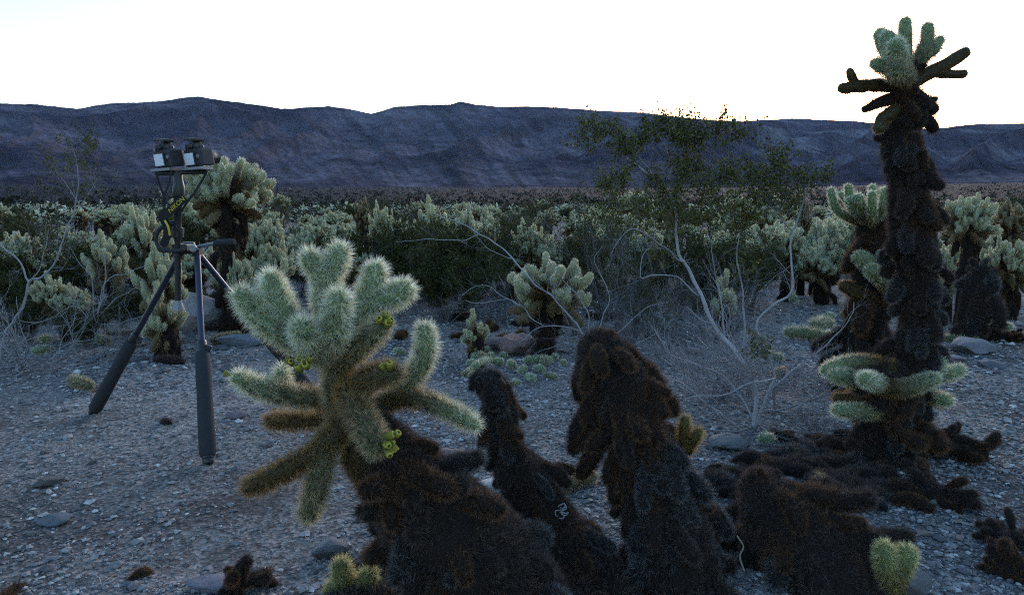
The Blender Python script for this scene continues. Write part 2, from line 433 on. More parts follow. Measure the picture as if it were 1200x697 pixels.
# ---------------------------------------------------------------- gravel on the ground near the camera (stuff)
def gravel():
    b = Buf(); q = np.random.default_rng(21)
    ico_v = np.array([[1, 0, 0], [-1, 0, 0], [0, 1, 0], [0, -1, 0], [0, 0, 1], [0, 0, -1], [.6, .6, .5], [-.6, .6, .5], [.6, -.6, .5], [-.6, -.6, .5]])
    fc = [(6, 0, 2), (6, 2, 4), (6, 4, 0), (7, 2, 1), (7, 4, 2), (7, 1, 4), (8, 3, 0), (8, 4, 3), (8, 0, 4), (9, 1, 3), (9, 3, 4), (9, 4, 1)]
    fc = np.array(fc)
    n = 210000
    # denser close to the camera, thinning with distance
    r = 1.6 * np.exp(q.random(n) * math.log(11 / 1.6)); a = q.uniform(-0.80, 0.80, n)
    X, Y = np.sin(a) * r, np.cos(a) * r
    keep = fbm(X * 1.1 + 3, Y * 1.1 + 9, 4) + q.normal(0, 0.13, n) > 0.40
    sandy = (X < -0.7) & (Y > 2.2) & (Y < 4.6) & (q.random(n) < 0.68)
    keep &= ~sandy
    X, Y, r = X[keep], Y[keep], r[keep]; n = len(X)
    s = np.clip(q.lognormal(math.log(0.0046), 0.55, n), 0.002, 0.022) * np.clip(0.7 + r * 0.12, 0.7, 1.9)
    Z = gh(X, Y)
    V = ico_v[None] + q.normal(0, 0.16, (n, 10, 3))
    V = V * (s[:, None] * q.uniform(0.6, 1.4, (n, 3)) * np.array([1, 1, 0.62]))[:, None]
    th = q.uniform(0, 6.28, n); c_, s_ = np.cos(th)[:, None], np.sin(th)[:, None]
    x, y = V[..., 0] * c_ - V[..., 1] * s_, V[..., 0] * s_ + V[..., 1] * c_
    V = np.stack([x + X[:, None], y + Y[:, None], V[..., 2] + (Z + s * 0.15)[:, None]], -1)
    f = (fc[None] + (np.arange(n) * 10)[:, None, None])
    pal = np.array([[.16, .15, .155], [.24, .22, .21], [.32, .30, .285], [.10, .095, .105], [.44, .42, .40], [.22, .16, .13], [.44, .42, .40]])
    ci = q.choice(7, n, p=[.26, .26, .18, .14, .08, .05, .03])
    c = pal[ci] * q.uniform(0.6, 1.1, (n, 1))
    b.add(V.reshape(-1, 3), f.reshape(-1, 3), np.repeat(c, 10, 0), False)
    return tag(link('gravel', b.mesh('gravel', M_STONE)), 'loose grey gravel and small stones spread over the sandy ground', 'gravel', kind='stuff')
gravel()

# ---------------------------------------------------------------- rocks
def rock_mesh(seed, col, flat=0.6, size=1.0):
    import bmesh
    bm = bmesh.new(); bmesh.ops.create_icosphere(bm, subdivisions=3, radius=1.0)
    q = np.random.default_rng(seed)
    pl = nrm(q.normal(0, 1, (9, 3))); off = q.uniform(0.55, 0.85, 9)
    v = np.array([w.co[:] for w in bm.verts]); bm.faces.ensure_lookup_table()
    f = np.array([[w.index for w in fc.verts] for fc in bm.faces]); bm.free()
    for k in range(9):
        d = v @ pl[k]; v = v - np.clip(d - off[k], 0, None)[:, None] * pl[k]
    v = v * (1 + 0.10 * (vnoise(v[:, 0] * 3 + seed, v[:, 1] * 3 + v[:, 2] * 2) - 0.5)[:, None] * 2)
    v = v * np.array([1, q.uniform(0.6, 0.85), flat]) * size
    cc = np.asarray(col) * (0.7 + 0.6 * fbm(v[:, 0] * 2 / size + seed, v[:, 1] * 2 / size + v[:, 2] * 3 / size, 3))[:, None]
    b = Buf(); b.add(v, f, cc, False); return b.mesh('rock', M_STONE)
def rock(px, py, wpx, label, col, flat=0.45, seed=1, rz=0.0, sink=0.25, group=None, me=None):
    p = GP(px, py); s = wpx / F * p[1] * 0.5 / max(CP, .1) / 0.8
    o = link('rock', me or rock_mesh(seed, col, flat), None, (p[0], p[1], p[2] + s * flat * (0.8 - sink)), rz, s)
    return tag(o, label, 'rock', group)
rock(585, 581, 52, 'pale grey rock with a rounded top beside the leaning black stump', (0.42, 0.40, 0.37), 0.5, 3, 0.3, 0.2)
rock(64, 612, 34, 'flat dark blue-grey stone half sunk in the sand at lower left', (0.10, 0.11, 0.12), 0.3, 5, 0.2)
rock(57, 568, 28, 'small dark stone in a dimple of sand left of the tripod', (0.07, 0.065, 0.06), 0.4, 8, 0.8)
rock(277, 489, 20, 'small purplish stone on the gravel just right of the middle tripod leg', (0.15, 0.11, 0.12), 0.4, 9, 0.1)
rock(283, 404, 46, 'flat slate-grey rock lying behind the middle tripod leg', (0.13, 0.14, 0.16), 0.3, 12, 0.15)
rock(232, 385, 62, 'big pale mottled boulder behind the left tripod leg', (0.24, 0.21, 0.20), 0.75, 14, 0.4, 0.1)
rock(527, 542, 40, 'rusty streaked dark rock in front of the gap between stumps', (0.15, 0.11, 0.10), 0.5, 17, 0.9)
rock(606, 414, 36, 'reddish rock among the fallen cholla joints behind the black stump', (0.20, 0.13, 0.12), 0.7, 19, 0.3, 0.1)
rock(580, 409, 26, 'brown rock next to the reddish one among fallen joints', (0.14, 0.105, 0.10), 0.6, 20, 0.3)
rock(852, 524, 42, 'low grey rock under the base of the bare grey bush', (0.13, 0.13, 0.13), 0.45, 22, 0.1)
rock(1065, 692, 46, 'dark grey rock at the bottom edge below the small yellow-green joints', (0.10, 0.10, 0.105), 0.7, 24, 0.2)
rock(1140, 412, 44, 'low angular grey rock right of the tall cactus', (0.13, 0.125, 0.14), 0.45, 26, 0.6)
rock(1110, 424, 36, 'thin flat slab lying on gravel right of the tall cactus', (0.12, 0.12, 0.13), 0.25, 27, 0.0)
rock(1160, 430, 30, 'dark flat stone near the right edge of the gravel patch', (0.09, 0.09, 0.10), 0.3, 28, 0.4)
rock(250, 690, 56, 'long purple-grey stone at the bottom left edge beside a dark dead joint', (0.14, 0.13, 0.16), 0.35, 30, 0.1)
rock(385, 650, 40, 'dark grey rock beside the pale low joints at the cactus foot', (0.11, 0.11, 0.12), 0.6, 31, 0.5)
rock(160, 388, 60, 'long pale slab lying under the dead branches at left', (0.30, 0.27, 0.26), 0.4, 33, 0.1)
rock(620, 395, 22, 'small grey rock under the pale cholla behind the stumps', (0.14, 0.13, 0.13), 0.6, 35, 0.1)
STONES = [rock_mesh(100 + i, c, fl) for i, (c, fl) in enumerate([((.12, .12, .13), .4), ((.16, .145, .14), .5), ((.09, .085, .09), .35), ((.20, .18, .17), .45), ((.14, .11, .11), .5)])]
q = np.random.default_rng(77)
for i in range(120):
    px = q.uniform(0, 1200); py = q.choice([q.uniform(385, 450), q.uniform(385, 430), q.uniform(450, 690)])
    if (60 < px < 380 and py > 470): continue
    far = py < 450
    rock(px, py, q.uniform(5, 22) if far else q.uniform(5, 12), 'small desert stone lying loose on the gravel between the cacti' if far else 'small loose stone on the open gravel in the foreground', None, 0.4, 0, q.uniform(0, 6), 0.2,
         'stones between the cacti' if far else 'stones on the foreground gravel', STONES[q.integers(5)])

# ---------------------------------------------------------------- cholla pieces
C_BODY0, C_BODY1 = (0.08, 0.06, 0.03), (0.24, 0.31, 0.16)
C_OLD0, C_OLD1 = (0.20, 0.115, 0.045), (0.42, 0.27, 0.11)       # aged rusty spines
C_NEW0, C_NEW1 = (0.52, 0.52, 0.32), (0.97, 0.95, 0.74)        # fresh straw-white spines
def age_cols(a0, a1):
    """freshness from a0 at the root to a1 at the tip; above 1 is saturated"""
    fr = lambda t: a0 + (a1 - a0) * t
    return (lambda t: lerp(C_BODY0, C_BODY1, fr(t)), lambda t: lerp(C_OLD0, C_NEW0, fr(t)), lambda t: lerp(C_OLD1, C_NEW1, fr(t)))

def joint(buf, pts, rad, a0, a1, spacing=0.0095, per=9, ln=0.027, w=0.0011, sides=14, step=0.012, q=None, droop=0.0):
    rg = rings(pts, rad, step)
    cb, c0, c1 = age_cols(a0, a1)
    tube(buf, rg, sides, cb, 0.16, q.integers(99) if q is not None else 1)
    spines(buf, rg, spacing, per, ln, w, c0, c1, droop, R_=q)

D_BODY = (0.018, 0.013, 0.011)
def dead_joint(buf, pts, rad, tone=0, spacing=0.0085, per=6, ln=0.024, w=0.0011, step=0.014, q=None, droop=0.15, sides=12):
    """dead joint: dark body, felt of black-brown needles with weathered tips"""
    c0 = [(0.032, 0.021, 0.016), (0.05, 0.026, 0.016), (0.038, 0.034, 0.033), (0.08, 0.04, 0.015)][tone]
    ca, cb = [((0.12, 0.076, 0.056), (0.21, 0.175, 0.16)), ((0.17, 0.088, 0.052), (0.33, 0.185, 0.105)), ((0.14, 0.125, 0.12), (0.30, 0.29, 0.29)), ((0.2, 0.10, 0.04), (0.32, 0.18, 0.07))][tone]
    qq = q if q is not None else rng
    c1 = lambda t: lerp(ca, cb, qq.random(len(t)) ** 1.5 * 1.1)
    rg = rings(pts, rad, step)
    tube(buf, rg, sides, D_BODY, 0.10, 3)
    spines(buf, rg, spacing, per, ln, w, c0, c1, droop, 1.1, q, 0.35)

# shared meshes of single dead joints, axis +Z downwards from origin (hang), ~0.12 long
qd = np.random.default_rng(5)
DEADJ = {}
for tone in range(4):
    DEADJ[tone] = []
    for k in range(3):
        L = 0.10 + 0.03 * k; b = Buf()
        bend = qd.uniform(-0.02, 0.02, 2)
        dead_joint(b, [(0, 0, 0), (bend[0], bend[1], -L * 0.5), (0, 0, -L)], [0.022, 0.036, 0.030], tone, q=qd, spacing=0.0105, ln=.030, w=.0014)
        DEADJ[tone].append(b.mesh('dead_joint', M_DEAD))

def rot_to(d, spin=0.0):
    """rotation taking -Z to d"""
    return Vector((0, 0, -1)).rotation_difference(Vector(d)).to_matrix().to_4x4() @ __import__('mathutils').Matrix.Rotation(spin, 4, 'Z')

def place_dead(parent, base, d, sc, tone, q, name='dead_joint'):
    o = bpy.data.objects.new(name, DEADJ[tone][q.integers(3)]); COL.objects.link(o)
    M = rot_to(d, q.uniform(0, 6.28)); o.rotation_euler = M.to_euler(); o.location = base; o.scale = (sc, sc, sc * q.uniform(0.9, 1.25))
    if parent is not None: o.parent = parent
    return o

def empty(name, loc):
    o = bpy.data.objects.new(name, None); COL.objects.link(o); o.location = loc; o.empty_display_size = 0.1
    bpy.context.view_layer.update()
    return o

def stump(label, cat, base, pts, rad, n_hang, tones, seed, hs=(0.6, 1.05), spacing=0.008, name='dead_cholla_stump', up=-0.55, per=6, q_out=0.85, zs=1.0, top=None):
    """dead trunk: a spiny core clothed in hanging dead joints"""
    q = np.random.default_rng(seed)
    root = tag(empty(name, base), label, cat)
    base = np.array(base)
    pts = np.asarray(pts, float) - base
    b = Buf()
    dead_joint(b, pts, np.asarray(rad) * .82, tones[0], spacing=spacing, per=per, q=q, step=0.03, sides=18, ln=0.030)
    link('trunk', b.mesh('trunk', M_DEAD), root)
    C, T, N, B, R, S, t = rings(pts, rad, 0.02, (False, False))
    for k in range(7):     # rounded head of upright dead joints
        rad_ = math.cos(k * .9) * N[0] + math.sin(k * .9) * B[0]
        place_dead(root, C[0] + rad_ * R[0] * .35 + T[0] * .02, nrm(-T[0] * .5 + rad_ * (.3 + .5 * (k % 2)) + q.normal(0, .15, 3)), hs[0] * q.uniform(.6, .9), (top or tones)[q.integers(len(top or tones))], q)
    for k in range(n_hang):
        i = int(len(C) * (k + q.random()) / n_hang); i = min(i, len(C) - 1)
        th = q.uniform(0, 6.28); rad_ = math.cos(th) * N[i] + math.sin(th) * B[i]
        if rad_[1] > 0.75 : rad_ = -rad_ * np.array([-1, 1, -1]) 
        p = C[i] + rad_ * R[i] * q.uniform(0.70, 1.02)
        d = nrm(rad_ * q.uniform(0.1, q_out * .8) + np.array([0, 0, up]) + T[i] * 0.3 * (-1 if T[i][2] > 0 else 1) + q.normal(0, 0.16, 3))
        place_dead(root, p, d, q.uniform(*hs) * min(1.15, .55 + R[i] * 4.5), (top if top and k < n_hang * .42 else tones)[q.integers(len(tones))], q).scale.z *= zs
    return root

def px_pts(lst): return np.array([P(x, y, d) for x, y, d in lst])
def ground_under(x, y): return (x, y, G(x, y))

# ---------------------------------------------------------------- the pale cholla in front
def flower_fruits(parent, centre, n, spreadr, seed, out):
    """cup-shaped yellow-green fruits with a dark hollow at the tip"""
    q = np.random.default_rng(seed)
    for k in range(n):
        out_ = nrm(np.array(out) + q.normal(0, 0.45, 3))
        p = centre + q.normal(0, spreadr, 3) * 0.6 + out_ * 0.004
        L = q.uniform(0.016, 0.024); r = q.uniform(0.008, 0.0105)
        b = Buf(); rg = rings([p, p + out_ * L * 0.5, p + out_ * L], [r * 0.7, r * 1.05, r * 0.95], 0.006, (True, False))
        tube(b, rg, 12, lambda t: lerp((0.10, 0.11, 0.025), (0.24, 0.205, 0.035), t), 0.22, k)
        e = p + out_ * L
        rg = rings([e - out_ * 0.001, e + out_ * 0.0012], [r * 0.97, r * 0.8], 0.002, (False, False)); tube(b, rg, 12, (0.42, 0.36, 0.06))
        rg = rings([e, e + out_ * 0.0018], [r * 0.55, r * 0.5], 0.002, (False, False)); tube(b, rg, 10, (0.07, 0.055, 0.02))
        link('fruit', b.mesh('fruit', M_LEAF), parent)

def front_cholla():
    D = 1.88
    base = P(575, 735, D); base[2] = G(base[0], base[1])
    root = tag(empty('cholla_cactus', base), 'big pale green cholla cactus with white spines and yellow fruits in front of the tripod', 'cactus')
    q = np.random.default_rng(11)
    # dark trunk that leans up to the left
    pts = px_pts([(412, 478, D + .03), (462, 545, D + .05), (520, 620, D + .05), (575, 690, D + 0.06), (600, 760, D + 0.06)]) - base
    b = Buf(); dead_joint(b, pts, np.array([18, 44, 70, 84, 92]) / F * D, 0, spacing=0.0085, per=7, q=q, step=0.03, sides=20, ln=0.028)
    link('trunk', b.mesh('trunk', M_DEAD), root)
    C, T, N, B, R, S, t = rings(pts, np.array([18, 44, 70, 84, 92]) / F * D, 0.02, (False, False))
    for k in range(78):
        i = min(int(len(C) * (0.2 + 0.8 * (k + q.random()) / 78)), len(C) - 1)
        th = q.uniform(0, 6.28); rad_ = math.cos(th) * N[i] + math.sin(th) * B[i]
        if rad_[1] > 0.3: rad_ = rad_ * np.array([1, -1, 1])
        p = C[i] + rad_ * R[i] * q.uniform(0.6, 0.92)
        d = nrm(rad_ * q.uniform(0.3, 0.9) + np.array([0, 0, -0.5]) + q.normal(0, 0.3, 3))
        place_dead(root, p, d, q.uniform(0.55, 0.85), q.choice([0, 0, 1, 1, 2]), q)
    r = lambda px: px / F * D
    J = [  # path (x, y, depth offset), radius px, freshness at root and tip
        ([(470, 600, .02), (425, 545, .0), (402, 490, 0), (393, 440, 0), (390, 405, 0)], [26, 24, 21, 18, 17], -0.5, 0.55, 1),
        ([(388, 420, 0), (352, 402, -.02), (322, 385, -.03), (300, 366, -.04), (284, 347, -.05)], [15, 16, 17, 17, 13], 0.35, 1.25, 0),
        ([(352, 396, -.02), (338, 372, -.02), (325, 348, -.01), (318, 330, 0)], [15, 17, 17, 15], 0.75, 1.2, 0),
        ([(375, 415, -.05), (362, 400, -.11), (354, 385, -.16)], [15, 16, 15], 0.5, 1.15, 0),
        ([(388, 405, .03), (382, 365, .04), (380, 335, .04), (381, 318, .04)], [16, 17, 16, 15], 0.6, 1.1, 0),
        ([(382, 335, .04), (373, 315, .03), (364, 304, .02)], [13, 14, 14], 0.9, 1.15, 0),
        ([(383, 332, .04), (391, 312, .05), (398, 297, .06)], [14, 16, 15], 0.9, 1.2, 0),
        ([(392, 408, -.03), (392, 385, -.12), (395, 364, -.14), (397, 351, -.15)], [15, 18, 17, 14], 0.5, 1.05, 0),
        ([(396, 408, .05), (412, 380, .07), (428, 352, .08), (438, 330, .08), (440, 318, .08)], [14, 16, 17, 17, 15], 0.65, 1.25, 0),
        ([(428, 362, .07), (447, 352, .06), (464, 345, .05), (473, 341, .05)], [14, 16, 18, 16], 0.8, 1.25, 0),
        ([(398, 430, 0), (418, 408, -.03), (438, 390, -.05), (449, 380, -.06)], [15, 16, 15, 12], 0.15, 0.55, 0),
        ([(405, 490, .05), (440, 478, .10), (470, 458, .12), (490, 432, .12), (500, 408, .12), (498, 388, .12)], [13, 14, 15, 15, 15, 13], -0.2, 1.15, 0),
        ([(455, 468, .11), (485, 466, .10), (515, 476, .08), (540, 488, .06), (556, 497, .05)], [12, 13, 13, 12, 9], -0.2, 1.0, 0),
        ([(402, 468, -.02), (425, 448, -.06), (447, 438, -.08), (462, 437, -.09)], [15, 17, 16, 12], -0.1, 0.15, 0),
        ([(408, 455, -.05), (418, 480, -.13), (432, 503, -.17), (440, 520, -.18)], [16, 18, 18, 16], -0.05, 0.35, 0),
        ([(398, 470, .03), (360, 466, .04), (325, 460, .03), (298, 452, .01), (280, 443, 0)], [14, 14, 14, 13, 10], -0.1, 1.0, 0),
        ([(330, 462, .03), (330, 448, .06), (331, 436, .08)], [10, 11, 10], 0.3, 1.1, 0),
        ([(398, 490, .05), (365, 492, .08), (335, 493, .09), (318, 493, .10)], [11, 12, 12, 10], -0.3, -0.1, 0),
        ([(412, 470, -.02), (396, 505, -.06), (372, 530, -.08), (340, 548, -.10), (312, 562, -.10), (294, 570, -.10)], [15, 17, 16, 14, 13, 11], 0.1, -0.05, 0),
        ([(382, 515, -.06), (377, 545, -.09), (370, 575, -.10), (362, 600, -.10)], [15, 16, 15, 13], 0.25, 0.35, 0),
    ]
    br = []
    for k, (path, rad, a0, a1, st) in enumerate(J):
        pts = px_pts([(x, y, D + dd) for x, y, dd in path]) - base
        b = Buf(); joint(b, pts, np.array(rad) * 0.69 / F * D, a0, a1, q=q, ln=0.031, w=0.0012, spacing=0.0120, per=20)
        o = link('stem' if st else 'branch', b.mesh('branch', M_FRESH), root); br.append(o)
    def fr(i, x, y, dd, n, sp, out, seed): flower_fruits(br[i], P(x, y, D + dd) - base, n, sp, seed, out)
    fr(10, 450, 377, -.08, 6, 0.016, (0.6, -0.5, 0.5), 1)
    fr(3, 362, 428, -.10, 6, 0.016, (-0.2, -0.8, 0.5), 2)
    fr(15, 343, 425, -.04, 2, 0.008, (-0.5, -0.5, 0.7), 3)
    fr(13, 456, 433, -.11, 3, 0.010, (0.4, -0.6, 0.7), 4)
    fr(14, 457, 518, -.20, 8, 0.020, (0.5, -0.8, 0.1), 5)
    fr(1, 284, 342, -.05, 1, 0.003, (-0.2, -0.1, 1), 6)
    fr(15, 272, 438, 0, 1, 0.003, (-1, -0.2, 0.3), 7)
front_cholla()

def px_stump(label, lst, n_hang, tones, seed, cat='dead cactus', name='dead_cholla_stump', **k):
    pts = px_pts([(x, y, d) for x, y, d, r in lst]); rad = [r / F * d for x, y, d, r in lst]
    base = pts[-1].copy(); base[2] = G(base[0], base[1])
    return stump(label, cat, base, pts, rad, n_hang, tones, seed, name=name, **k)

px_stump('narrow black dead cholla stump with a drooping head, right of the pale front cholla',
         [(562, 446, 2.50, 13), (577, 452, 2.48, 20), (588, 478, 2.46, 20), (590, 520, 2.42, 23), (612, 560, 2.36, 31), (645, 600, 2.30, 29), (672, 655, 2.24, 40), (690, 725, 2.18, 44)], 80, [0, 0, 2, 1], 31, hs=(.42, .72))
px_stump('big shaggy dead cholla trunk leaning left with a rusty rounded top, centre foreground',
         [(704, 412, 2.58, 31), (712, 440, 2.52, 42), (736, 472, 2.47, 46), (744, 510, 2.42, 40), (768, 550, 2.36, 46), (780, 605, 2.30, 54), (790, 665, 2.22, 60), (795, 740, 2.18, 66)], 98, [0, 0, 1, 2, 2], 32, hs=(.5, .82), top=[1, 1, 1, 0, 1])
px_stump('low black dead cholla mound with a brown crest at lower right of the big stump',
         [(893, 572, 2.45, 28), (908, 600, 2.38, 50), (935, 635, 2.32, 66), (968, 680, 2.25, 74), (990, 740, 2.18, 78)], 60, [0, 0, 1, 2], 33, up=-0.2, hs=(.5, .85), top=[1, 1, 0, 1])

# ---------------------------------------------------------------- tall cactus on the right
def tall_cholla():
    D = depth_at(538)
    base = P(1042, 535, D); base[2] = G(base[0], base[1])
    lst = [(1064, 82, 10), (1062, 110, 14), (1057, 145, 19), (1057, 175, 27), (1063, 215, 24), (1067, 260, 29), (1073, 310, 27), (1077, 360, 24), (1074, 400, 27), (1068, 440, 23), (1056, 480, 24), (1044, 510, 27), (1040, 548, 32)]
    pts = px_pts([(x, y, D) for x, y, r in lst]); rad = [r * .92 / F * D for x, y, r in lst]
    root = stump('tall dark cholla rising into the sky at right, with outstretched arms and pale tufted top', 'cactus', base, pts, rad, 99, [0, 2, 2, 0, 2], 41, top=[0, 1, 0, 2, 1],
                 hs=(0.5, 0.86), spacing=0.010, name='cholla_cactus', up=-0.7, q_out=1.1, zs=.72)
    q = np.random.default_rng(42)
    J = [([(1060, 92, 0), (1059, 65, 0), (1060, 42, 0), (1061, 27, 0)], [8, 9, 8, 7], .1, 1.0),
         ([(1068, 88, 0), (1080, 65, .02), (1087, 45, .02), (1087, 33, .02)], [8, 9, 8, 7], 0, 1.0),
         ([(1082, 68, .02), (1093, 58, .02), (1101, 48, .02)], [7, 8, 6], .3, 1.1),
         ([(1056, 86, -.03), (1044, 66, -.05), (1035, 50, -.06), (1032, 41, -.06)], [8, 10, 9, 8], .3, 1.1),
         ([(1050, 74, -.08), (1044, 60, -.12), (1041, 44, -.13)], [8, 9, 8], .6, 1.2),
         ([(1056, 80, -.08), (1052, 66, -.15), (1050, 55, -.20)], [8, 10, 9], .5, 1.1),
         ([(1056, 92, -.05), (1040, 80, -.10), (1026, 75, -.12)], [9, 10, 7], .2, 1.0),
         ([(1062, 95, -.05), (1056, 84, -.12), (1050, 80, -.2)], [9, 11, 9], .2, .5),
         ([(1064, 98, 0), (1085, 88, 0), (1108, 76, 0), (1130, 62, 0)], [8, 8, 7, 6], -.9, -.1),
         ([(1098, 84, 0), (1110, 87, 0), (1128, 87, 0)], [6, 5, 5], -.5, -.1),
         ([(1056, 102, 0), (1035, 100, 0), (1010, 101, 0), (988, 104, 0)], [7, 7, 7, 6], -.9, -.1),
         ([(1003, 99, 0), (998, 90, 0), (996, 84, 0)], [5, 5, 4], -.3, .1),
         ([(1052, 115, 0), (1032, 120, 0), (1014, 128, 0)], [8, 6, 4], -.9, -.6),
         ([(1066, 108, 0), (1080, 117, 0), (1092, 128, 0)], [9, 8, 7], -.9, -.9),
         ([(1066, 125, 0), (1082, 135, 0), (1093, 150, 0)], [8, 7, 6], -.9, -.9),
         ([(1085, 118, 0), (1096, 116, 0)], [4, 3], -.9, -.9),
         ([(1050, 130, -.03), (1036, 138, -.05), (1030, 150, -.06)], [7, 7, 6], -.6, .1),
         ([(1075, 232, 0), (1095, 248, 0), (1106, 258, 0)], [9, 8, 6], -.9, -.9)]
    dark = ((0.07, 0.06, 0.04), (0.03, 0.02, 0.014))
    for path, rad, a0, a1 in J:
        pts = px_pts([(x, y, D + dd) for x, y, dd in path]) - base
        b = Buf()
        if a1 < -.5: dead_joint(b, pts, np.array(rad) / F * D, 0, q=q, spacing=0.011, w=0.0013)
        else: joint(b, pts, np.array(rad) * (1 if a1 < .2 else .86) / F * D, a0, a1, q=q, ln=0.018 if a1 < .2 else 0.026, w=0.0014, spacing=0.012, per=8 if a1 > .2 else 4)
        link('branch', b.mesh('branch', M_FRESH if a1 > -.5 else M_DEAD), root)
tall_cholla()

def base_cholla():
    D = depth_at(530)
    base = P(1028, 530, D); base[2] = G(base[0], base[1])
    root = tag(empty('cholla_cactus', base), 'low spreading cholla with rusty arms and pale tips at the tall cactus foot', 'cactus')
    q = np.random.default_rng(43)
    pts = px_pts([(1040, 450, D - .12), (1035, 490, D - .1), (1028, 540, D - .05)]) - base
    b = Buf(); dead_joint(b, pts, np.array([17, 24, 30]) / F * D, 0, q=q, sides=16); link('trunk', b.mesh('trunk', M_DEAD), root)
    for k in range(24):
        p = base * 0 + pts[q.integers(3)] + q.normal(0, 0.06, 3); place_dead(root, p, nrm(np.array([q.normal(0, .6), -0.4, -0.8])), q.uniform(.7, 1.1), q.choice([0, 0, 1]), q)
    J = [([(1045, 432, -.1), (1010, 424, -.12), (980, 428, -.12), (968, 434, -.12)], [12, 11, 10, 8], -.5, 1.1),
         ([(1040, 450, -.15), (1012, 447, -.18), (990, 441, -.2), (978, 440, -.2)], [12, 12, 11, 9], -.3, .9),
         ([(1040, 455, -.15), (1024, 447, -.25), (1014, 444, -.34)], [12, 12, 10], -.1, 1.3),
         ([(1040, 465, -.12), (1005, 466, -.12), (982, 466, -.12)], [12, 11, 8], -.7, -.1),
         ([(1040, 482, -.15), (1010, 482, -.2), (982, 480, -.2)], [11, 11, 9], .1, 1.0),
         ([(1035, 455, -.2), (1060, 455, -.25), (1085, 447, -.25), (1094, 444, -.25)], [12, 12, 11, 9], -.2, .9),
         ([(1080, 447, -.2), (1094, 438, -.18), (1101, 425, -.16)], [8, 10, 9], .4, 1.1),
         ([(1092, 443, -.18), (1110, 438, -.16), (1123, 434, -.15)], [9, 10, 9], .5, 1.2),
         ([(1050, 470, -.1), (1080, 466, -.1), (1106, 468, -.12)], [12, 11, 9], -.7, .0),
         ([(1094, 467, -.12), (1102, 467, -.16), (1109, 469, -.2)], [9, 10, 9], .6, 1.2),
         ([(1050, 480, -.05), (1070, 486, -.05), (1084, 494, -.05)], [12, 11, 9], -.7, -.5)]
    for path, rad, a0, a1 in J:
        pts = px_pts([(x, y, D + dd) for x, y, dd in path]) - base
        b = Buf(); joint(b, pts, np.array(rad) * .70 / F * D, a0, a1, q=q, ln=0.026, w=0.0014, spacing=0.0115, per=9)
        link('branch', b.mesh('branch', M_FRESH), root)
base_cholla()

# second cholla, standing behind the tall one to its left
def behind_cholla():
    D = depth_at(455) 
    base = P(1012, 452, D); base[2] = G(base[0], base[1])
    lst = [(1022, 262, 20), (1025, 300, 24), (1018, 345, 26), (1012, 395, 27), (1008, 452, 28)]
    pts = px_pts([(x, y, D) for x, y, r in lst]); rad = [r / F * D for x, y, r in lst]
    root = stump('brown-trunked cholla half hidden behind the left side of the tall cactus', 'cactus', base, pts, rad, 44, [0, 1, 0], 51, hs=(.8, 1.2), spacing=0.014, name='cholla_cactus')
    q = np.random.default_rng(52)
    J = [([(1035, 330, -.1), (1018, 310, -.15), (1008, 302, -.15)], [11, 12, 10], .1, .9), ([(1040, 330, -.15), (1040, 315, -.2), (1036, 300, -.2)], [10, 11, 9], .2, .9),
         ([(1040, 335, -.2), (1030, 322, -.28), (1022, 318, -.32)], [11, 12, 10], .1, .7), ([(1030, 390, -.05), (1015, 385, -.05), (1003, 384, -.05)], [9, 9, 7], .1, .8),
         ([(1020, 345, -.1), (1000, 340, -.1), (990, 335, -.1)], [12, 12, 9], -.6, -.3), ([(1030, 372, 0), (1018, 368, 0), (1008, 366, 0)], [8, 9, 8], .4, .9)]
    for k in range(16):
        a = k / 16 * 6.28; rr = 1 + 0.3 * (k % 3)
        J.append(([(1022, 268, 0), (1022 + 16 * rr * math.cos(a), 256 - 3 * (k % 4), .14 * math.sin(a)), (1022 + 26 * rr * math.cos(a), 246 - 5 * (k % 4), .22 * math.sin(a)), (1022 + 30 * rr * math.cos(a), 236 - 4 * (k % 5), .24 * math.sin(a))], [6, 6, 6, 5], -.1, 1.1))
    for path, rad, a0, a1 in J:
        pts = px_pts([(x, y, D + dd) for x, y, dd in path]) - base
        b = Buf(); joint(b, pts, np.array(rad) * .75 / F * D, a0, a1, q=q, ln=0.024, w=0.002, spacing=0.017, per=8, sides=10, step=.03)
        link('branch', b.mesh('branch', M_FRESH), root)
behind_cholla()

# small yellow-green joints at the bottom right, and the pale ones at the foot of the front cactus
def small_cluster(label, base, joints, D, a, name='young_cholla', yel=(1, 1, .75), ln=0.026, w=0.0011):
    base = np.array(base); base[2] = G(base[0], base[1])
    root = tag(empty(name, base), label, 'cactus'); q = np.random.default_rng(int(abs(base[0] * 1000)))
    for path, rad in joints:
        pts = px_pts([(x, y, D + dd) for x, y, dd in path]) - base
        b = Buf(); joint(b, pts, np.array(rad) / F * D, a[0], a[1], q=q, ln=ln, w=w, spacing=0.0095, per=10)
        v, f, c, sm = b.arrays(); b.c = [c * np.array(yel)]
        link('joint', b.mesh('joint', M_FRESH), root)
small_cluster('two short yellow-green spiny joints growing at the bottom edge beside the black mound', P(1042, 690, 2.12),
              [([(1044, 692, 0), (1040, 665, 0), (1036, 645, 0)], [11, 12, 10]), ([(1046, 680, 0), (1055, 662, 0), (1062, 650, 0)], [10, 12, 11])], 2.12, (.1, .75))
small_cluster('low pale straw-coloured cholla joints at the foot of the big pale cholla', P(415, 700, 2.12),
              [([(412, 694, 0), (402, 676, 0), (400, 664, 0)], [9, 11, 10]), ([(418, 696, 0), (427, 684, 0), (432, 674, 0)], [9, 11, 10]), ([(410, 700, 0), (398, 696, 0), (390, 690, 0)], [9, 10, 9])], 2.12, (.1, .5))
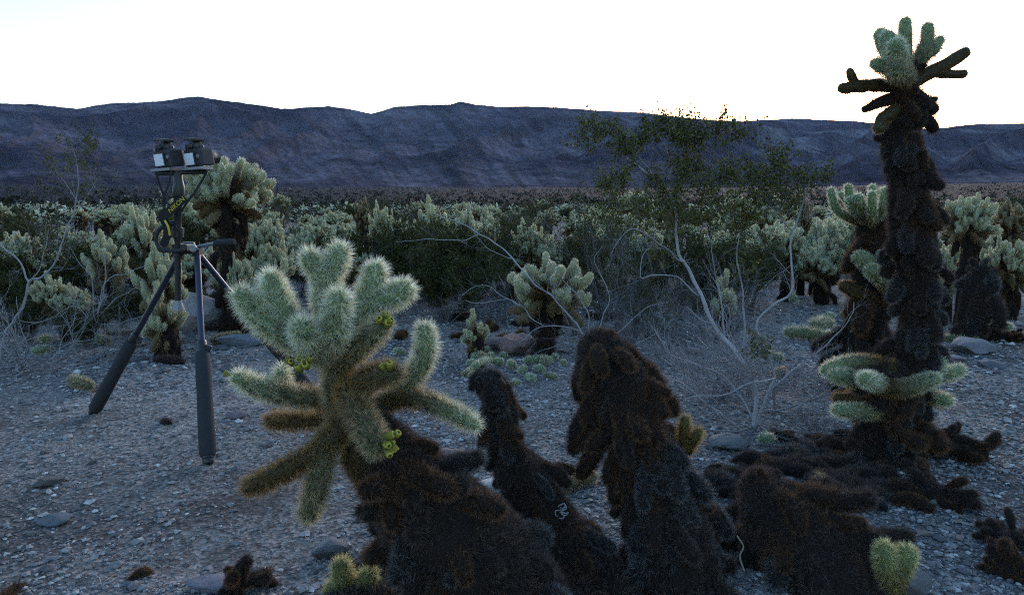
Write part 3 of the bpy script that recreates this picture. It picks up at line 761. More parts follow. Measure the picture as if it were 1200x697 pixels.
small_cluster('golden tipped joints sprouting from the right flank of the big stump', P(805, 540, 2.36),
              [([(800, 520, 0), (802, 502, 0), (803, 492, 0)], [5, 6, 5]), ([(806, 528, 0), (814, 512, 0), (818, 506, 0)], [5, 6, 5])], 2.36, (-.3, .15))

# ---------------------------------------------------------------- cholla of the middle distance: a few kinds, copied
SUBS = {1: [(0, 0, 0, 1)], 2: [(-.16, .03, .0, .8), (.20, -.05, -.12, .72)], 3: [(-.22, .0, -.04, .62), (.08, -.10, .02, .72), (.27, .08, -.16, .58)]}
def bg_cholla(seed, H=1.1, Rc=0.36, nf=34, flat=0.8, trunk_r=0.09, fresh=1.15, lod=1.0, lean=0.0, fat=1.0, sub=1):
    q = np.random.default_rng(seed)
    ct = Buf(); cr = Buf()
    cen = np.array([lean * H, 0, H - Rc * flat])
    rg = rings([(0, 0, -0.05), (lean * H * .4, 0, H * .4), cen + [0, 0, .03]], [trunk_r * 1.1, trunk_r, trunk_r * 0.8], 0.06)
    tube(ct, rg, 12, D_BODY, 0.3, seed)
    spines(ct, rg, 0.02 * lod, 5, 0.045, 0.003 * lod, (0.04, 0.025, 0.018), (0.16, 0.11, 0.075), 0.2, R_=q)
    for k in range(int(15)):      # dead joints round the trunk and under the crown
        z = q.uniform(0.12, 1.0); a = q.uniform(0, 6.28); o = np.array([math.cos(a), math.sin(a), 0])
        p = cen * z + o * trunk_r * 0.8; L = q.uniform(0.12, 0.2)
        rg = rings([p, p + o * L * 0.5 - [0, 0, L * .3], p + o * L * 0.6 - [0, 0, L]], [0.03, 0.04, 0.03], 0.05)
        tube(ct, rg, 8, D_BODY, 0.1); g = q.random() < 0.3
        spines(ct, rg, 0.022 * lod, 5, 0.03, 0.0028 * lod, (0.035, 0.02, 0.013), (0.24, 0.14, 0.07) if g else (0.13, 0.10, 0.08), 0.2, R_=q)
    cb, c0, c1 = age_cols(-1.0, fresh)
    felt = lambda fn: (lambda t: lerp((0.09, 0.055, 0.025), (0.46, 0.46, 0.29), fn(t)))
    cb = felt(lambda t: (-.9 + (fresh + .9) * t)); 
    cbt, c0t, c1t = age_cols(0.3 if fresh > .5 else -.2, fresh); cbt = felt(lambda t: .3 + (fresh - .3) * t)
    def fing(pts, rad, fns):
        rg = rings(pts, np.array(rad) * .95 * fat, 0.03)
        tube(cr, rg, 8, fns[0], 0.08)
        spines(cr, rg, 0.0175 * lod, 7, 0.019, 0.0022 * lod, fns[1], fns[2], R_=q, spread=.7)
    cen0 = cen
    for sx_, sy_, sz_, ssc in SUBS[sub]:
        cen = cen0 + np.array([sx_, sy_, sz_])
        if sub > 1:
            rg = rings([(lean * H * .3, 0, H * .35), (cen0 * .6 + cen * .4) - [0, 0, .12], cen], [trunk_r * .7, trunk_r * .6, trunk_r * .5], .05); tube(ct, rg, 10, D_BODY, .3, seed)
            spines(ct, rg, 0.02 * lod, 5, 0.04, 0.003 * lod, (0.04, 0.025, 0.018), (0.2, 0.12, 0.07), 0.2, R_=q)
        for k in range(11):       # rusty joints hanging under the crown
            a = k * .571 + q.normal(0, .2); o = np.array([math.cos(a), math.sin(a), 0]); p = cen + o * Rc * ssc * .15 - [0, 0, .06 + .04 * (k % 3)]; L = Rc * ssc * q.uniform(.35, .75)
            rg = rings([p, p + o * L * .6 - [0, 0, L * .15], p + o * L + [0, 0, L * q.uniform(-.5, .2)]], [.022, .028 * fat, .022 * fat], .04); fr_ = q.uniform(-.1, .45)
            tube(ct, rg, 7, lerp((0.09, 0.055, 0.025), (0.30, 0.27, 0.16), np.array([fr_]))[0], .1); cc = lerp(C_OLD1, C_NEW0, np.array([fr_]))[0]
            spines(ct, rg, 0.022 * lod, 5, 0.022, 0.0024 * lod, cc * .5, cc, 0, R_=q)
        for k in range(int(nf * (ssc if sub > 1 else 1))):
            u = (k + 0.5) / int(nf * (ssc if sub > 1 else 1)); el = math.asin(max(-0.25, 1 - 1.25 * u)); a = k * 2.39996 + q.normal(0, .2)
            d = np.array([math.cos(el) * math.cos(a), math.cos(el) * math.sin(a), math.sin(el) * flat])
            R = Rc * ssc * q.uniform(0.6, 1.1)
            tip = cen + d * R; up = np.array([0, 0, 1.0])
            mid = cen + d * R * 0.55 - up * 0.03; p0 = cen + d * R * 0.1 - up * 0.06
            tip2 = tip + up * q.uniform(0.01, 0.05) + d * .03
            fing([p0, mid, tip, tip2], [0.022, 0.026, 0.026, 0.022], (cb, c0, c1))
            for s in range(q.integers(2, 4)):
                side = nrm(np.cross(d, up) * (1 if s else -1) + q.normal(0, 0.5, 3)); e = cen + d * R * q.uniform(.6, .85)
                fing([e, e + side * 0.05 + up * .01 + d * .03, e + side * 0.075 + up * q.uniform(.01, .04) + d * .06], [0.019, 0.025, 0.022], (cbt, c0t, c1t))
    return ct, cr
KINDS = {}
def cholla_kind(key, **k):
    ct, cr = bg_cholla(**k)
    KINDS[key] = (ct.mesh('trunk', M_DEAD), cr.mesh('crown', M_FRESH))
cholla_kind('tall', seed=1, H=1.5, Rc=.40, nf=26, trunk_r=.075, fat=1.25)
cholla_kind('round', seed=2, H=1.0, Rc=.44, nf=30, flat=.75, trunk_r=.07, sub=3)
cholla_kind('wide', seed=3, H=.85, Rc=.46, nf=30, flat=.6, trunk_r=.06, sub=2)
cholla_kind('open', seed=4, H=.9, Rc=.40, nf=13, flat=.9, trunk_r=.08, lean=.08, fat=1.5)
cholla_kind('thick', seed=14, H=.85, Rc=.46, nf=17, flat=.62, trunk_r=.09, fat=1.5)
cholla_kind('small', seed=5, H=.5, Rc=.24, nf=12, flat=1, trunk_r=.05)
cholla_kind('brown', seed=6, H=1.2, Rc=.30, nf=22, flat=.9, trunk_r=.12, fresh=.35)
cholla_kind('far', seed=8, H=1.0, Rc=.42, nf=22, flat=.75, trunk_r=.07, lod=2.0, sub=2)
cholla_kind('far_tall', seed=9, H=1.3, Rc=.36, nf=18, flat=.9, trunk_r=.08, lod=2.0)
HH = dict(thick=.85, tall=1.5, round=1.0, wide=.85, open=.9, small=.5, brown=1.2, far=1.0, far_tall=1.3)
def put_cholla(kind, x, y, sc, label, group=None, rz=None, q=random):
    root = bpy.data.objects.new('cholla_cactus', None); COL.objects.link(root); root.location = (x, y, G(x, y)); root.rotation_euler = (0, 0, random.uniform(0, 6.28) if rz is None else rz)
    root.scale = (sc, sc, sc * random.uniform(.92, 1.08) if group else sc)
    tag(root, label, 'cactus', group)
    for n, me in zip(('trunk', 'crown'), KINDS[kind]):
        o = bpy.data.objects.new(n, me); COL.objects.link(o); o.parent = root
    return root
def by_px(kind, px, top, d, label, wpx=None, **k):
    """crown centre at px, top of the crown at pixel row top, d metres away"""
    p = P(px, top, d); g = G(p[0], p[1]); sc = max(0.3, (p[2] - g) / HH[kind])
    r = put_cholla(kind, p[0], p[1], sc, label, **k)
    if wpx:
        R = {'thick': .46, 'tall': .36, 'round': .42, 'wide': .46, 'open': .40, 'small': .24, 'brown': .30, 'far': .42, 'far_tall': .36}[kind] + .04
        w = wpx / F * d / 2 / R
        r.scale = (w, w, sc)
    return r
by_px('tall', 262, 183, 7.0, 'tall cholla with a pale crown and hanging black joints right behind the tripod head', 100)
by_px('round', 303, 252, 8.6, 'pale rounded cholla just right of the tall one behind the tripod', 62)
by_px('wide', 313, 283, 7.4, 'pale fan-shaped cholla lower right of the tripod handle', 58)
by_px('small', 325, 318, 6.7, 'small dark-stemmed cholla with a pale head above the left arm of the front cactus', 40)
by_px('open', 192, 287, 5.9, 'pale cholla with thick fingers seen between the tripod legs', 62)
by_px('small', 190, 345, 5.6, 'short pale cholla at the bottom of the tripod column', 50)
by_px('thick', 165, 248, 8.4, 'pale cholla left of the tripod column at the edge of the scrub', 66)
by_px('open', 128, 272, 7.6, 'small pale cholla with spread fingers left of the tripod behind grey twigs', 56)
by_px('wide', 70, 322, 6.4, 'dark cholla dotted with small pale tips behind the left bare branches', 62)
by_px('round', 20, 268, 9.5, 'pale cholla at the left edge of the scrub belt', 62)
by_px('round', 62, 262, 11.5, 'pale cholla behind the fork of the left bare branch', 50)
for _k, _x, _t, _d, _w, _l in (('wide', 455, 240, 11.0, 44, 'pale cholla head above the dark bush behind the right fork of the front cactus'), ('open', 575, 243, 12.0, 34, 'pale cholla with thick fingers rising above the dark shrubs left of centre'),
                               ('round', 690, 248, 11.5, 46, 'pale cholla at the top of the belt left of the big bush'), ('brown', 425, 236, 13.0, 22, 'narrow brown-headed cholla above the front cactus, right of the wide pale one'), ('wide', 285, 300, 6.9, 40, 'low pale cholla beneath the tripod handle')):
    by_px(_k, _x, _t, _d, _l, _w)
by_px('wide', 360, 262, 11.5, 'wide pale cholla above the top of the front cactus', 62)
by_px('round', 392, 258, 13, 'pale cholla right of the wide one, above the front cactus', 44)
by_px('far_tall', 318, 245, 14, 'brownish cholla head rising behind the pale ones right of the tripod', 30)
by_px('open', 508, 232, 10, 'pale fingered cholla topping the dark shrubs in the middle left', 52)
by_px('open', 543, 240, 10.6, 'smaller pale fingered cholla just right of the one topping the dark shrubs', 34)
by_px('wide', 630, 260, 9.0, 'pale cholla above and behind the one by the dead branches', 58)
by_px('thick', 640, 304, 5.9, 'grey-green cholla with thick upright fingers among dead branches, behind the stumps', 108)
by_px('small', 557, 372, 5.9, 'tiny cholla with three pale tips standing alone on the gravel', 34)
by_px('small', 850, 330, 6.6, 'small pale cholla seen through the bare branches of the big bush', 34)
by_px('round', 728, 246, 10.5, 'pale cholla left of the big bush trunk, among green shrubs', 52)
by_px('wide', 752, 262, 9.8, 'pale cholla beside the long bare stem of the big bush', 44)
by_px('round', 925, 262, 9.3, 'pale dense cholla at the left of the cluster beside the tall cactus', 62)
by_px('round', 965, 252, 9.8, 'pale dense cholla at the back of the cluster beside the tall cactus', 60)
by_px('wide', 972, 274, 8.8, 'pale dense cholla at the front of the cluster beside the tall cactus', 74)
by_px('brown', 944, 236, 9.9, 'cholla with a dark brown head sticking out behind the pale cluster', 20)
by_px('tall', 1138, 229, 7.0, 'pale-headed cholla on a thick black trunk right of the tall cactus', 58)
by_px('brown', 1186, 240, 8.6, 'brownish-headed dark cholla near the right edge', 44)
by_px('wide', 1190, 278, 7.6, 'pale cholla cut by the right edge of the view', 60)
by_px('open', 1112, 280, 7.4, 'small pale cholla peeping out just right of the tall cactus trunk', 40)
by_px('wide', 1172, 262, 9.6, 'pale cholla behind the dark trunk near the right edge', 40)
px_stump('black dead cholla trunk standing right of the tall cactus below a pale head', [(1150, 320, 6.5, 11), (1142, 345, 6.5, 16), (1134, 372, 6.5, 13), (1128, 394, 6.5, 9)], 20, [0, 0, 2], 61, hs=(1, 1.5), spacing=.016)

# ---------------------------------------------------------------- creosote bushes
def leafcloud(buf, cen, rad, n, size, q, c0=(0.018, 0.022, 0.008), c1=(0.068, 0.070, 0.022)):
    p = np.asarray(cen) + nrm(q.normal(0, 1, (n, 3))) * (q.random((n, 1)) ** 0.5) * rad
    leaf_at(buf, p, size, q, c0, c1)
def leaf_at(buf, p, size, q, c0=(0.018, 0.022, 0.008), c1=(0.068, 0.070, 0.022)):
    n = len(p); d = nrm(q.normal(0, 1, (n, 3)) + [0, 0, .4]); s = nrm(np.cross(d, q.normal(0, 1, (n, 3)))); L = size * q.uniform(.6, 1.3, (n, 1))
    v = np.stack([p, p + d * L * .5 + s * L * .28, p + d * L, p + d * L * .5 - s * L * .28], 1).reshape(-1, 3)
    i = np.arange(n)[:, None] * 4; f = np.concatenate([i + [0, 1, 2], i + [0, 2, 3]])
    c = lerp(c0, c1, q.random(n)); buf.add(v, f, np.repeat(c, 4, 0), False)
GREY = (0.26, 0.25, 0.265)
def grow(bw, bl, p, d, L, r, lvl, q, leafy, size, col=GREY, gap=0.4, curl=0.35, ends=None):
    """a crooked grey branch with side twigs"""
    n = max(3, int(L / 0.06) + 1); pts = [np.array(p)]; dd = nrm(np.array(d))
    for i in range(n):
        dd = nrm(dd + q.normal(0, curl * 0.35, 3) + np.array([0, 0, 0.06])); pts.append(pts[-1] + dd * L / n)
    pts = np.array(pts)
    rad = np.linspace(r, r * 0.35, len(pts))
    rg = rings(pts, rad, 0.05, (False, False)); tube(bw, rg, 5 if r > .004 else 3, np.array(col) * q.uniform(.75, 1.15))
    if lvl > 0:
        k = q.integers(3, 6)
        for s in range(k):
            t = q.uniform(gap, 0.98); i = int(t * (len(pts) - 1)); td = nrm(pts[min(i + 1, len(pts) - 1)] - pts[i - 1])
            nd = nrm(td + q.normal(0, 0.55, 3) + [0, 0, .08])
            grow(bw, bl, pts[i], nd, L * q.uniform(.35, .6), r * 0.5, lvl - 1, q, leafy, size, col, .25, curl, ends)
    elif leafy:
        m = int(leafy); idx = q.uniform(.25, 1.0, m) * (len(pts) - 1); i = idx.astype(int).clip(0, len(pts) - 2)
        pp = pts[i] + (pts[i + 1] - pts[i]) * (idx - i)[:, None] + q.normal(0, .012 + size * .5, (m, 3))
        leaf_at(bl, pp, size, q)
def bush_kind(seed, H=1.2, n=15, leafy=22, size=.016, spread=.6, lvl=2):
    q = np.random.default_rng(seed); bw = Buf(); bl = Buf()
    for k in range(n):
        a = k * 2.4 + q.normal(0, .3); s = q.uniform(.1, spread)
        grow(bw, bl, (q.normal(0, .04), q.normal(0, .04), -.02), (math.cos(a) * s, math.sin(a) * s, 1), H * q.uniform(.7, 1.05), q.uniform(.006, .012), lvl, q, leafy, size, np.array(GREY) * .38)
    return bw.mesh('branches', M_BARK), bl.mesh('foliage', M_LEAF)
BUSH = {'green': bush_kind(71, 1.0, 15, 44, .030, .75), 'airy': bush_kind(72, 1.25, 11, 24, .024, .6), 'dense': bush_kind(73, .85, 17, 56, .034, 1.1), 'far': bush_kind(74, .9, 13, 24, .065, .9)}
BH = {'green': 1.35, 'airy': 1.65, 'dense': 1.15, 'far': 1.2}
def put_bush(kind, x, y, sc, label, group=None):
    root = bpy.data.objects.new('creosote_bush', None); COL.objects.link(root); root.location = (x, y, G(x, y)); root.rotation_euler = (0, 0, random.uniform(0, 6.28)); root.scale = (sc, sc, sc)
    tag(root, label, 'bush', group)
    for n, me in zip(('branches', 'foliage'), BUSH[kind]):
        o = bpy.data.objects.new(n, me); COL.objects.link(o); o.parent = root
def bush_px(kind, px, top, d, label, w=1.0):
    p = P(px, top, d); put_bush(kind, p[0], p[1], (p[2] - G(p[0], p[1])) / BH[kind] * w, label)
bush_px('dense', 430, 255, 9.5, 'dark olive creosote bush above the right fork of the front cactus')
bush_px('dense', 482, 248, 9.0, 'dark olive creosote bush in the middle of the dark shrub bank')
bush_px('dense', 545, 248, 8.2, 'dark olive creosote bush at the right end of the dark shrub bank')
bush_px('dense', 520, 285, 7.4, 'low dark creosote bush at the front of the dark shrub bank')
bush_px('green', 598, 248, 9.5, 'creosote bush between the dark shrub bank and the pale cholla')
bush_px('green', 690, 248, 9.2, 'olive creosote bush right of the pale thick-fingered cholla')
bush_px('airy', 714, 208, 7.6, 'slender creosote bush with upright dark sprigs left of the big bush')
bush_px('airy', 745, 290, 6.4, 'small airy brown-green creosote bush beyond the big stump')
bush_px('green', 800, 252, 8.8, 'olive creosote bush behind the trunk of the big bare bush')
bush_px('green', 845, 250, 8.0, 'olive creosote bush right of the pale stem of the big bush')
bush_px('green', 885, 262, 8.6, 'olive creosote bush left of the pale cholla cluster')
bush_px('airy', 60, 240, 8.5, 'dark creosote bush behind the forked bare branch at left')
bush_px('dense', 110, 268, 8.0, 'low dark bush left of the tripod behind grey twigs')
bush_px('dense', 10, 285, 8.0, 'dark bush at the left edge of the scrub')
for _x, _t, _d, _l in ((30, 345, 6.3, 'low dark bush at the left edge behind the matted dead twigs'), (95, 350, 6.0, 'low dark bush between the left fork and the tripod leg'), (150, 330, 6.8, 'dark low bush behind the pale slab left of the tripod'),
                     (225, 330, 7.8, 'dark low bush behind the tripod column foot'), (20, 310, 7.2, 'dark bush under the left branch of the fork at the left edge'), (285, 335, 7.9, 'dark low bush right of the tripod behind its right leg'), (395, 300, 8.3, 'dark low bush just behind the top of the front cactus')):
    bush_px('dense', _x, _t, _d, _l)
for _x, _t, _d, _l in ((705, 300, 7.0, 'airy brown-green brush left of the bare stem of the big bush'), (760, 320, 6.6, 'airy brown-green brush directly behind the lower big bush stem'), (825, 330, 6.9, 'airy brush right of the lower stem of the big bush'),
                     (800, 290, 7.6, 'taller airy brush behind the middle of the big bush'), (868, 300, 7.2, 'airy brush left of the curved right branch of the big bush'), (590, 300, 7.4, 'airy brush behind the pale thick-fingered cholla, left side'), (675, 330, 6.8, 'airy brush right beside the thick-fingered cholla')):
    bush_px('airy', _x, _t, _d, _l)
bush_px('airy', 780, 348, 6.0, 'sparse twiggy bush low on the ground left of the big bare bush')
bush_px('green', 350, 290, 9.5, 'dull bush below the wide pale cholla, behind the front cactus')

# the big bare bush right of the stumps, drawn from its main stems
def traced_bush(label, base, stems, seed, twig=10, leafs=(), leaf_stems=(), r0=.011, name='creosote_bush', lvl=1, tl=.30, parts=('branches', 'foliage'), size=.016, col=GREY, nleaf=90):
    q = np.random.default_rng(seed); base = np.array(base, float); root = tag(empty(name, base), label, 'bush'); bw = Buf(); bl = Buf()
    for st in stems:
        pts = px_pts([s[:3] for s in st[0]]) - base
        jit = q.normal(0, .006, pts.shape); jit[0] = 0; pts = pts + jit
        ra = .66 * np.linspace(st[1], st[1] * (st[2] if len(st) > 2 else .3), len(pts)); rg = rings(pts, ra, .03, (False, True))
        C = rg[0]; C += (np.stack([vnoise(C[:, 0] * 9 + 3, C[:, 2] * 9 + i * 5) for i in range(3)], 1) - .5) * .028
        tube(bw, rg, 7, np.array(col) * q.uniform(.9, 1.2), .25, 3)
        for k in range(twig):
            i = int(q.uniform(.15, .98) * (len(C) - 1)); t = nrm(C[min(i + 1, len(C) - 1)] - C[max(i - 1, 0)])
            grow(bw, bl, C[i], nrm(t * .6 + q.normal(0, .7, 3)), tl * q.uniform(.4, 1.2), rg[4][i] * .42, lvl, q, 0, size, np.array(col) * .85, .3, .6)
    for x, y, d, r, dens in leafs:
        c = P(x, y + 7, d) - base; R = r / F * d
        for k in range(int(dens * nleaf / 16)):
            o = c + nrm(q.normal(0, 1, 3)) * R * q.random() ** .5 * [1.2, 1.2, .8]
            dd = nrm(q.normal(0, .45, 3) + [0, 0, .8]); L = q.uniform(.07, .15)
            rg = rings([o, o + dd * L * .5 + q.normal(0, .01, 3), o + dd * L], [.0028, .002, .0014], .05, (False, False)); tube(bw, rg, 3, (.12, .10, .085))
            m = 24; pp = o + dd * L * q.random((m, 1)) + q.normal(0, .010, (m, 3)); leaf_at(bl, pp, size, q, (0.025, 0.032, 0.010), (0.13, 0.14, 0.035))
    if bw.v: link('branches', bw.mesh('branches', M_BARK), root)
    if bl.v: link('foliage', bl.mesh('foliage', M_LEAF), root)
    return root
E = 3.85
b0 = GP(884, 503); E = b0[1]
traced_bush('large half-bare grey creosote bush right of the big stump, leafy at the top', b0, [
    ([(882, 503, E), (886, 465, E), (872, 425, E - .05), (845, 392, E), (822, 355, E + .05), (812, 328, E + .08), (800, 299, E + .1), (793, 268, E + .1), (787, 236, E + .12), (777, 225, E + .14), (752, 199, E + .15), (729, 176, E + .15)], .022, .25),
    ([(787, 240, E + .12), (800, 215, E + .1), (803, 190, E + .1), (812, 160, E), (825, 145, E)], .007),
    ([(777, 225, E + .14), (790, 195, E + .1), (775, 165, E + .05), (765, 150, E)], .006),
    ([(884, 500, E), (902, 460, E - .05), (905, 438, E - .05), (886, 384, E - .1), (905, 358, E - .1), (924, 346, E - .1), (928, 293, E - .05), (935, 255, E), (945, 225, E), (950, 200, E)], .015, .3),
    ([(930, 270, E), (905, 245, E), (880, 225, E), (865, 205, E)], .006),
    ([(864, 500, E - .05), (826, 469, E - .2), (800, 447, E - .25), (778, 438, E - .3)], .012),
    ([(909, 443, E - .1), (878, 450, E - .25), (857, 462, E - .3), (826, 465, E - .35), (800, 468, E - .4)], .008),
    ([(895, 470, E), (916, 445, E), (947, 424, E + .1), (981, 393, E + .1), (997, 369, E + .1), (1000, 355, E + .1)], .009),
    ([(890, 485, E - .1), (920, 478, E - .2), (940, 474, E - .25), (965, 484, E - .3), (988, 498, E - .3)], .007),
    ([(905, 441, E), (872, 430, E - .2), (845, 412, E - .25), (843, 385, E - .3), (820, 372, E - .3), (800, 358, E - .3)], .007),
    ([(850, 398, E + .2), (843, 350, E + .25), (840, 317, E + .3), (838, 290, E + .3)], .009),
    ([(868, 420, E + .2), (872, 380, E + .25), (868, 340, E + .3), (862, 300, E + .3), (866, 262, E + .3), (858, 240, E + .3), (880, 222, E + .3), (900, 205, E + .3)], .009),
    ([(803, 308, E + .08), (785, 295, E), (766, 282, E - .05), (741, 272, E - .1), (725, 280, E - .1), (715, 300, E - .1)], .006),
    ([(815, 345, E + .05), (800, 330, E), (787, 323, E), (760, 321, E), (750, 325, E), (752, 300, E), (765, 282, E), (768, 262, E)], .006),
    ([(880, 500, E), (850, 505, E - .1), (820, 500, E - .2), (800, 490, E - .3)], .008),
    ([(885, 500, E), (870, 470, E + .1), (850, 440, E + .1), (815, 430, E + .1), (785, 410, E + .1), (770, 385, E + .1)], .009),
    ([(890, 500, E), (910, 510, E - .2), (940, 520, E - .3)], .006),
], 81, twig=13, lvl=2, tl=.26, leafs=[(700, 152, E + .1, 17, 3), (728, 172, E + .1, 18, 3.5), (748, 165, E + .1, 12, 1.6), (765, 150, E, 16, 2.4), (795, 152, E, 21, 5.5), (812, 165, E, 18, 3.5), (840, 150, E, 16, 2.4), (866, 153, E + .1, 14, 2),
   (800, 200, E + .1, 26, 5), (775, 215, E + .1, 22, 3.4), (822, 222, E + .1, 18, 2), (715, 215, E + .1, 18, 3.0), (738, 195, E, 14, 1.2), (912, 185, E, 13, 2), (905, 205, E, 22, 4), (935, 212, E, 20, 2.6), (960, 206, E, 12, 1.5),
   (862, 206, E, 19, 2.8), (880, 222, E, 16, 2), (846, 205, E + .1, 10, 1.2), (900, 235, E + .1, 22, 2.5), (790, 260, E + .1, 20, 1.3), (888, 408, E - .1, 11, 1.6), (690, 165, E, 12, 1.3), (848, 240, E, 20, 2.0), (760, 240, E, 22, 2.4), (715, 245, E, 20, 2.2), (795, 238, E, 22, 2.4), (828, 252, E + .2, 20, 1.8), (862, 258, E + .2, 20, 1.8), (925, 240, E, 20, 2.2), (890, 248, E, 20, 1.8), (740, 262, E + .2, 18, 1.4), (775, 300, E + .3, 20, .9), (870, 300, E + .3, 22, .9)], size=.018, nleaf=145)
b0 = P(0, 425, depth_at(425)); b0[2] = G(b0[0], b0[1]); E = b0[1]
traced_bush('bare forked grey bush at the left edge with a sparse feathery crown before the mountain', b0, [
    ([(-2, 425, E), (8, 388, E), (26, 362, E), (36, 331, E), (49, 325, E), (65, 306, E), (75, 282, E), (84, 259, E), (87, 233, E), (92, 205, E), (88, 180, E)], .018, .18),
    ([(37, 333, E), (20, 308, E), (0, 287, E), (-25, 265, E), (-45, 235, E)], .012, .3),
    ([(40, 328, E), (52, 300, E), (58, 270, E)], .006),
    ([(0, 420, E), (40, 418, E - .1), (75, 405, E - .2), (110, 395, E - .2)], .007),
    ([(84, 255, E), (100, 235, E), (112, 215, E), (118, 205, E)], .004), ([(87, 233, E), (72, 210, E), (60, 190, E)], .004),
    ([(0, 425, E), (30, 400, E), (60, 385, E), (100, 372, E)], .007), ([(0, 425, E), (25, 435, E - .2), (60, 440, E - .3), (95, 432, E - .3)], .006),
], 82, twig=9, leafs=[(90, 180, E, 26, 1.3), (100, 165, E, 14, 1.2), (70, 190, E, 18, .7), (112, 212, E, 16, .6), (62, 180, E, 14, .5), (88, 210, E, 22, .8), (45, 215, E, 12, .3)], size=.017, nleaf=210)
b0 = P(122, 372, 5.9); b0[2] = G(b0[0], b0[1]); E = 5.9
traced_bush('low dead bush with bare grey twigs between the left fork and the tripod', b0, [
    ([(115, 375, E), (122, 335, E), (123, 321, E), (123, 297, E), (142, 277, E), (141, 254, E)], .008),
    ([(115, 375, E), (124, 332, E), (155, 318, E), (175, 308, E), (188, 298, E)], .007), ([(110, 380, E), (129, 357, E), (155, 339, E), (176, 335, E)], .007),
    ([(112, 378, E), (108, 328, E), (95, 312, E), (82, 290, E)], .006), ([(110, 380, E), (90, 360, E), (60, 372, E), (30, 380, E)], .006), ([(115, 380, E), (140, 378, E), (165, 372, E), (185, 365, E)], .006),
], 83, twig=10, tl=.25)
def dead_tangle(px, py, n, seed, label, L=.5, r=.005):
    q = np.random.default_rng(seed); g = GP(px, py); root = tag(empty('dead_bush', g), label, 'dead bush'); bw = Buf(); bl = Buf()
    for k in range(n):
        a = q.uniform(0, 6.28); grow(bw, bl, (q.normal(0, .05), q.normal(0, .05), .0), (math.cos(a), math.sin(a), q.uniform(.05, .8)), L * q.uniform(.6, 1.2), r * q.uniform(.6, 1.2), 2, q, 0, .01, np.array(GREY) * .8, .2, .7)
    link('twigs', bw.mesh('twigs', M_BARK), root)
dead_tangle(35, 432, 16, 84, 'matted tangle of dead grey twigs on the ground at the left edge', .7)
dead_tangle(115, 418, 12, 85, 'smaller tangle of dead twigs left of the tripod leg', .5)
dead_tangle(730, 400, 16, 86, 'low tangle of dead grey twigs behind the big stump', .55)
dead_tangle(860, 460, 14, 87, 'grey twig tangle at the left foot of the big bare bush', .5)
dead_tangle(950, 505, 9, 88, 'dark fallen twigs between the big bare bush and the tall cactus', .35, .004)
for _x, _y, _n, _s, _l in ((835, 470, 26, 94, 'dense knot of thin pale twigs left of the base of the big bare bush'), (800, 430, 22, 95, 'thin pale twig thicket between the big stump and the big bare bush'), (900, 480, 20, 96, 'fine twig thicket at the right foot of the big bare bush'), (845, 400, 18, 97, 'pale fine brush behind the knot of twigs of the big bare bush'), (740, 372, 20, 98, 'pale fine brush beyond the rusty top of the big stump')):
    dead_tangle(_x, _y, _n // 2, _s, _l, .60, .0062)
dead_tangle(760, 345, 12, 91, 'thin grey dead brush beyond the twigs behind the big stump', .6)
dead_tangle(470, 350, 10, 92, 'grey brush under the dark shrub bank right of the front cactus', .6)
b0 = P(688, 402, 5.6); b0[2] = G(b0[0], b0[1]); E = 5.5
traced_bush('sprawling bare bush with long grey branches reaching left behind the stumps', b0, [
    ([(690, 405, E), (681, 390, E), (655, 384, E - .1), (637, 383, E - .1), (620, 392, E - .2), (608, 400, E - .2)], .011),
    ([(637, 383, E - .1), (622, 368, E - .1), (612, 358, E - .1), (591, 353, E - .1), (560, 355, E - .1), (545, 350, E)], .008),
    ([(612, 358, E), (588, 349, E), (575, 335, E), (560, 334, E), (540, 345, E)], .007),
    ([(690, 403, E), (672, 375, E), (650, 350, E), (625, 330, E), (600, 303, E + .1), (580, 285, E + .2), (564, 274, E + .2), (541, 264, E + .2), (520, 256, E + .3), (507, 251, E + .3)], .012, .4),
    ([(564, 274, E + .2), (540, 282, E + .2), (514, 281, E + .2), (492, 282, E + .2), (461, 284, E + .2)], .006),
    ([(600, 303, E), (590, 300, E), (570, 290, E), (553, 265, E), (550, 252, E)], .005),
    ([(690, 403, E), (690, 375, E), (678, 350, E), (668, 340, E), (655, 320, E), (640, 300, E)], .009),
    ([(692, 403, E), (705, 380, E), (712, 350, E), (706, 330, E), (695, 305, E), (705, 290, E)], .008),
    ([(692, 403, E), (720, 395, E), (745, 372, E), (760, 360, E), (780, 355, E)], .008), ([(692, 405, E), (725, 405, E - .1), (755, 398, E - .1), (775, 385, E - .1)], .007),
    ([(690, 405, E), (665, 402, E - .1), (645, 406, E - .1), (625, 415, E - .1)], .006),
], 89, twig=10, tl=.28)

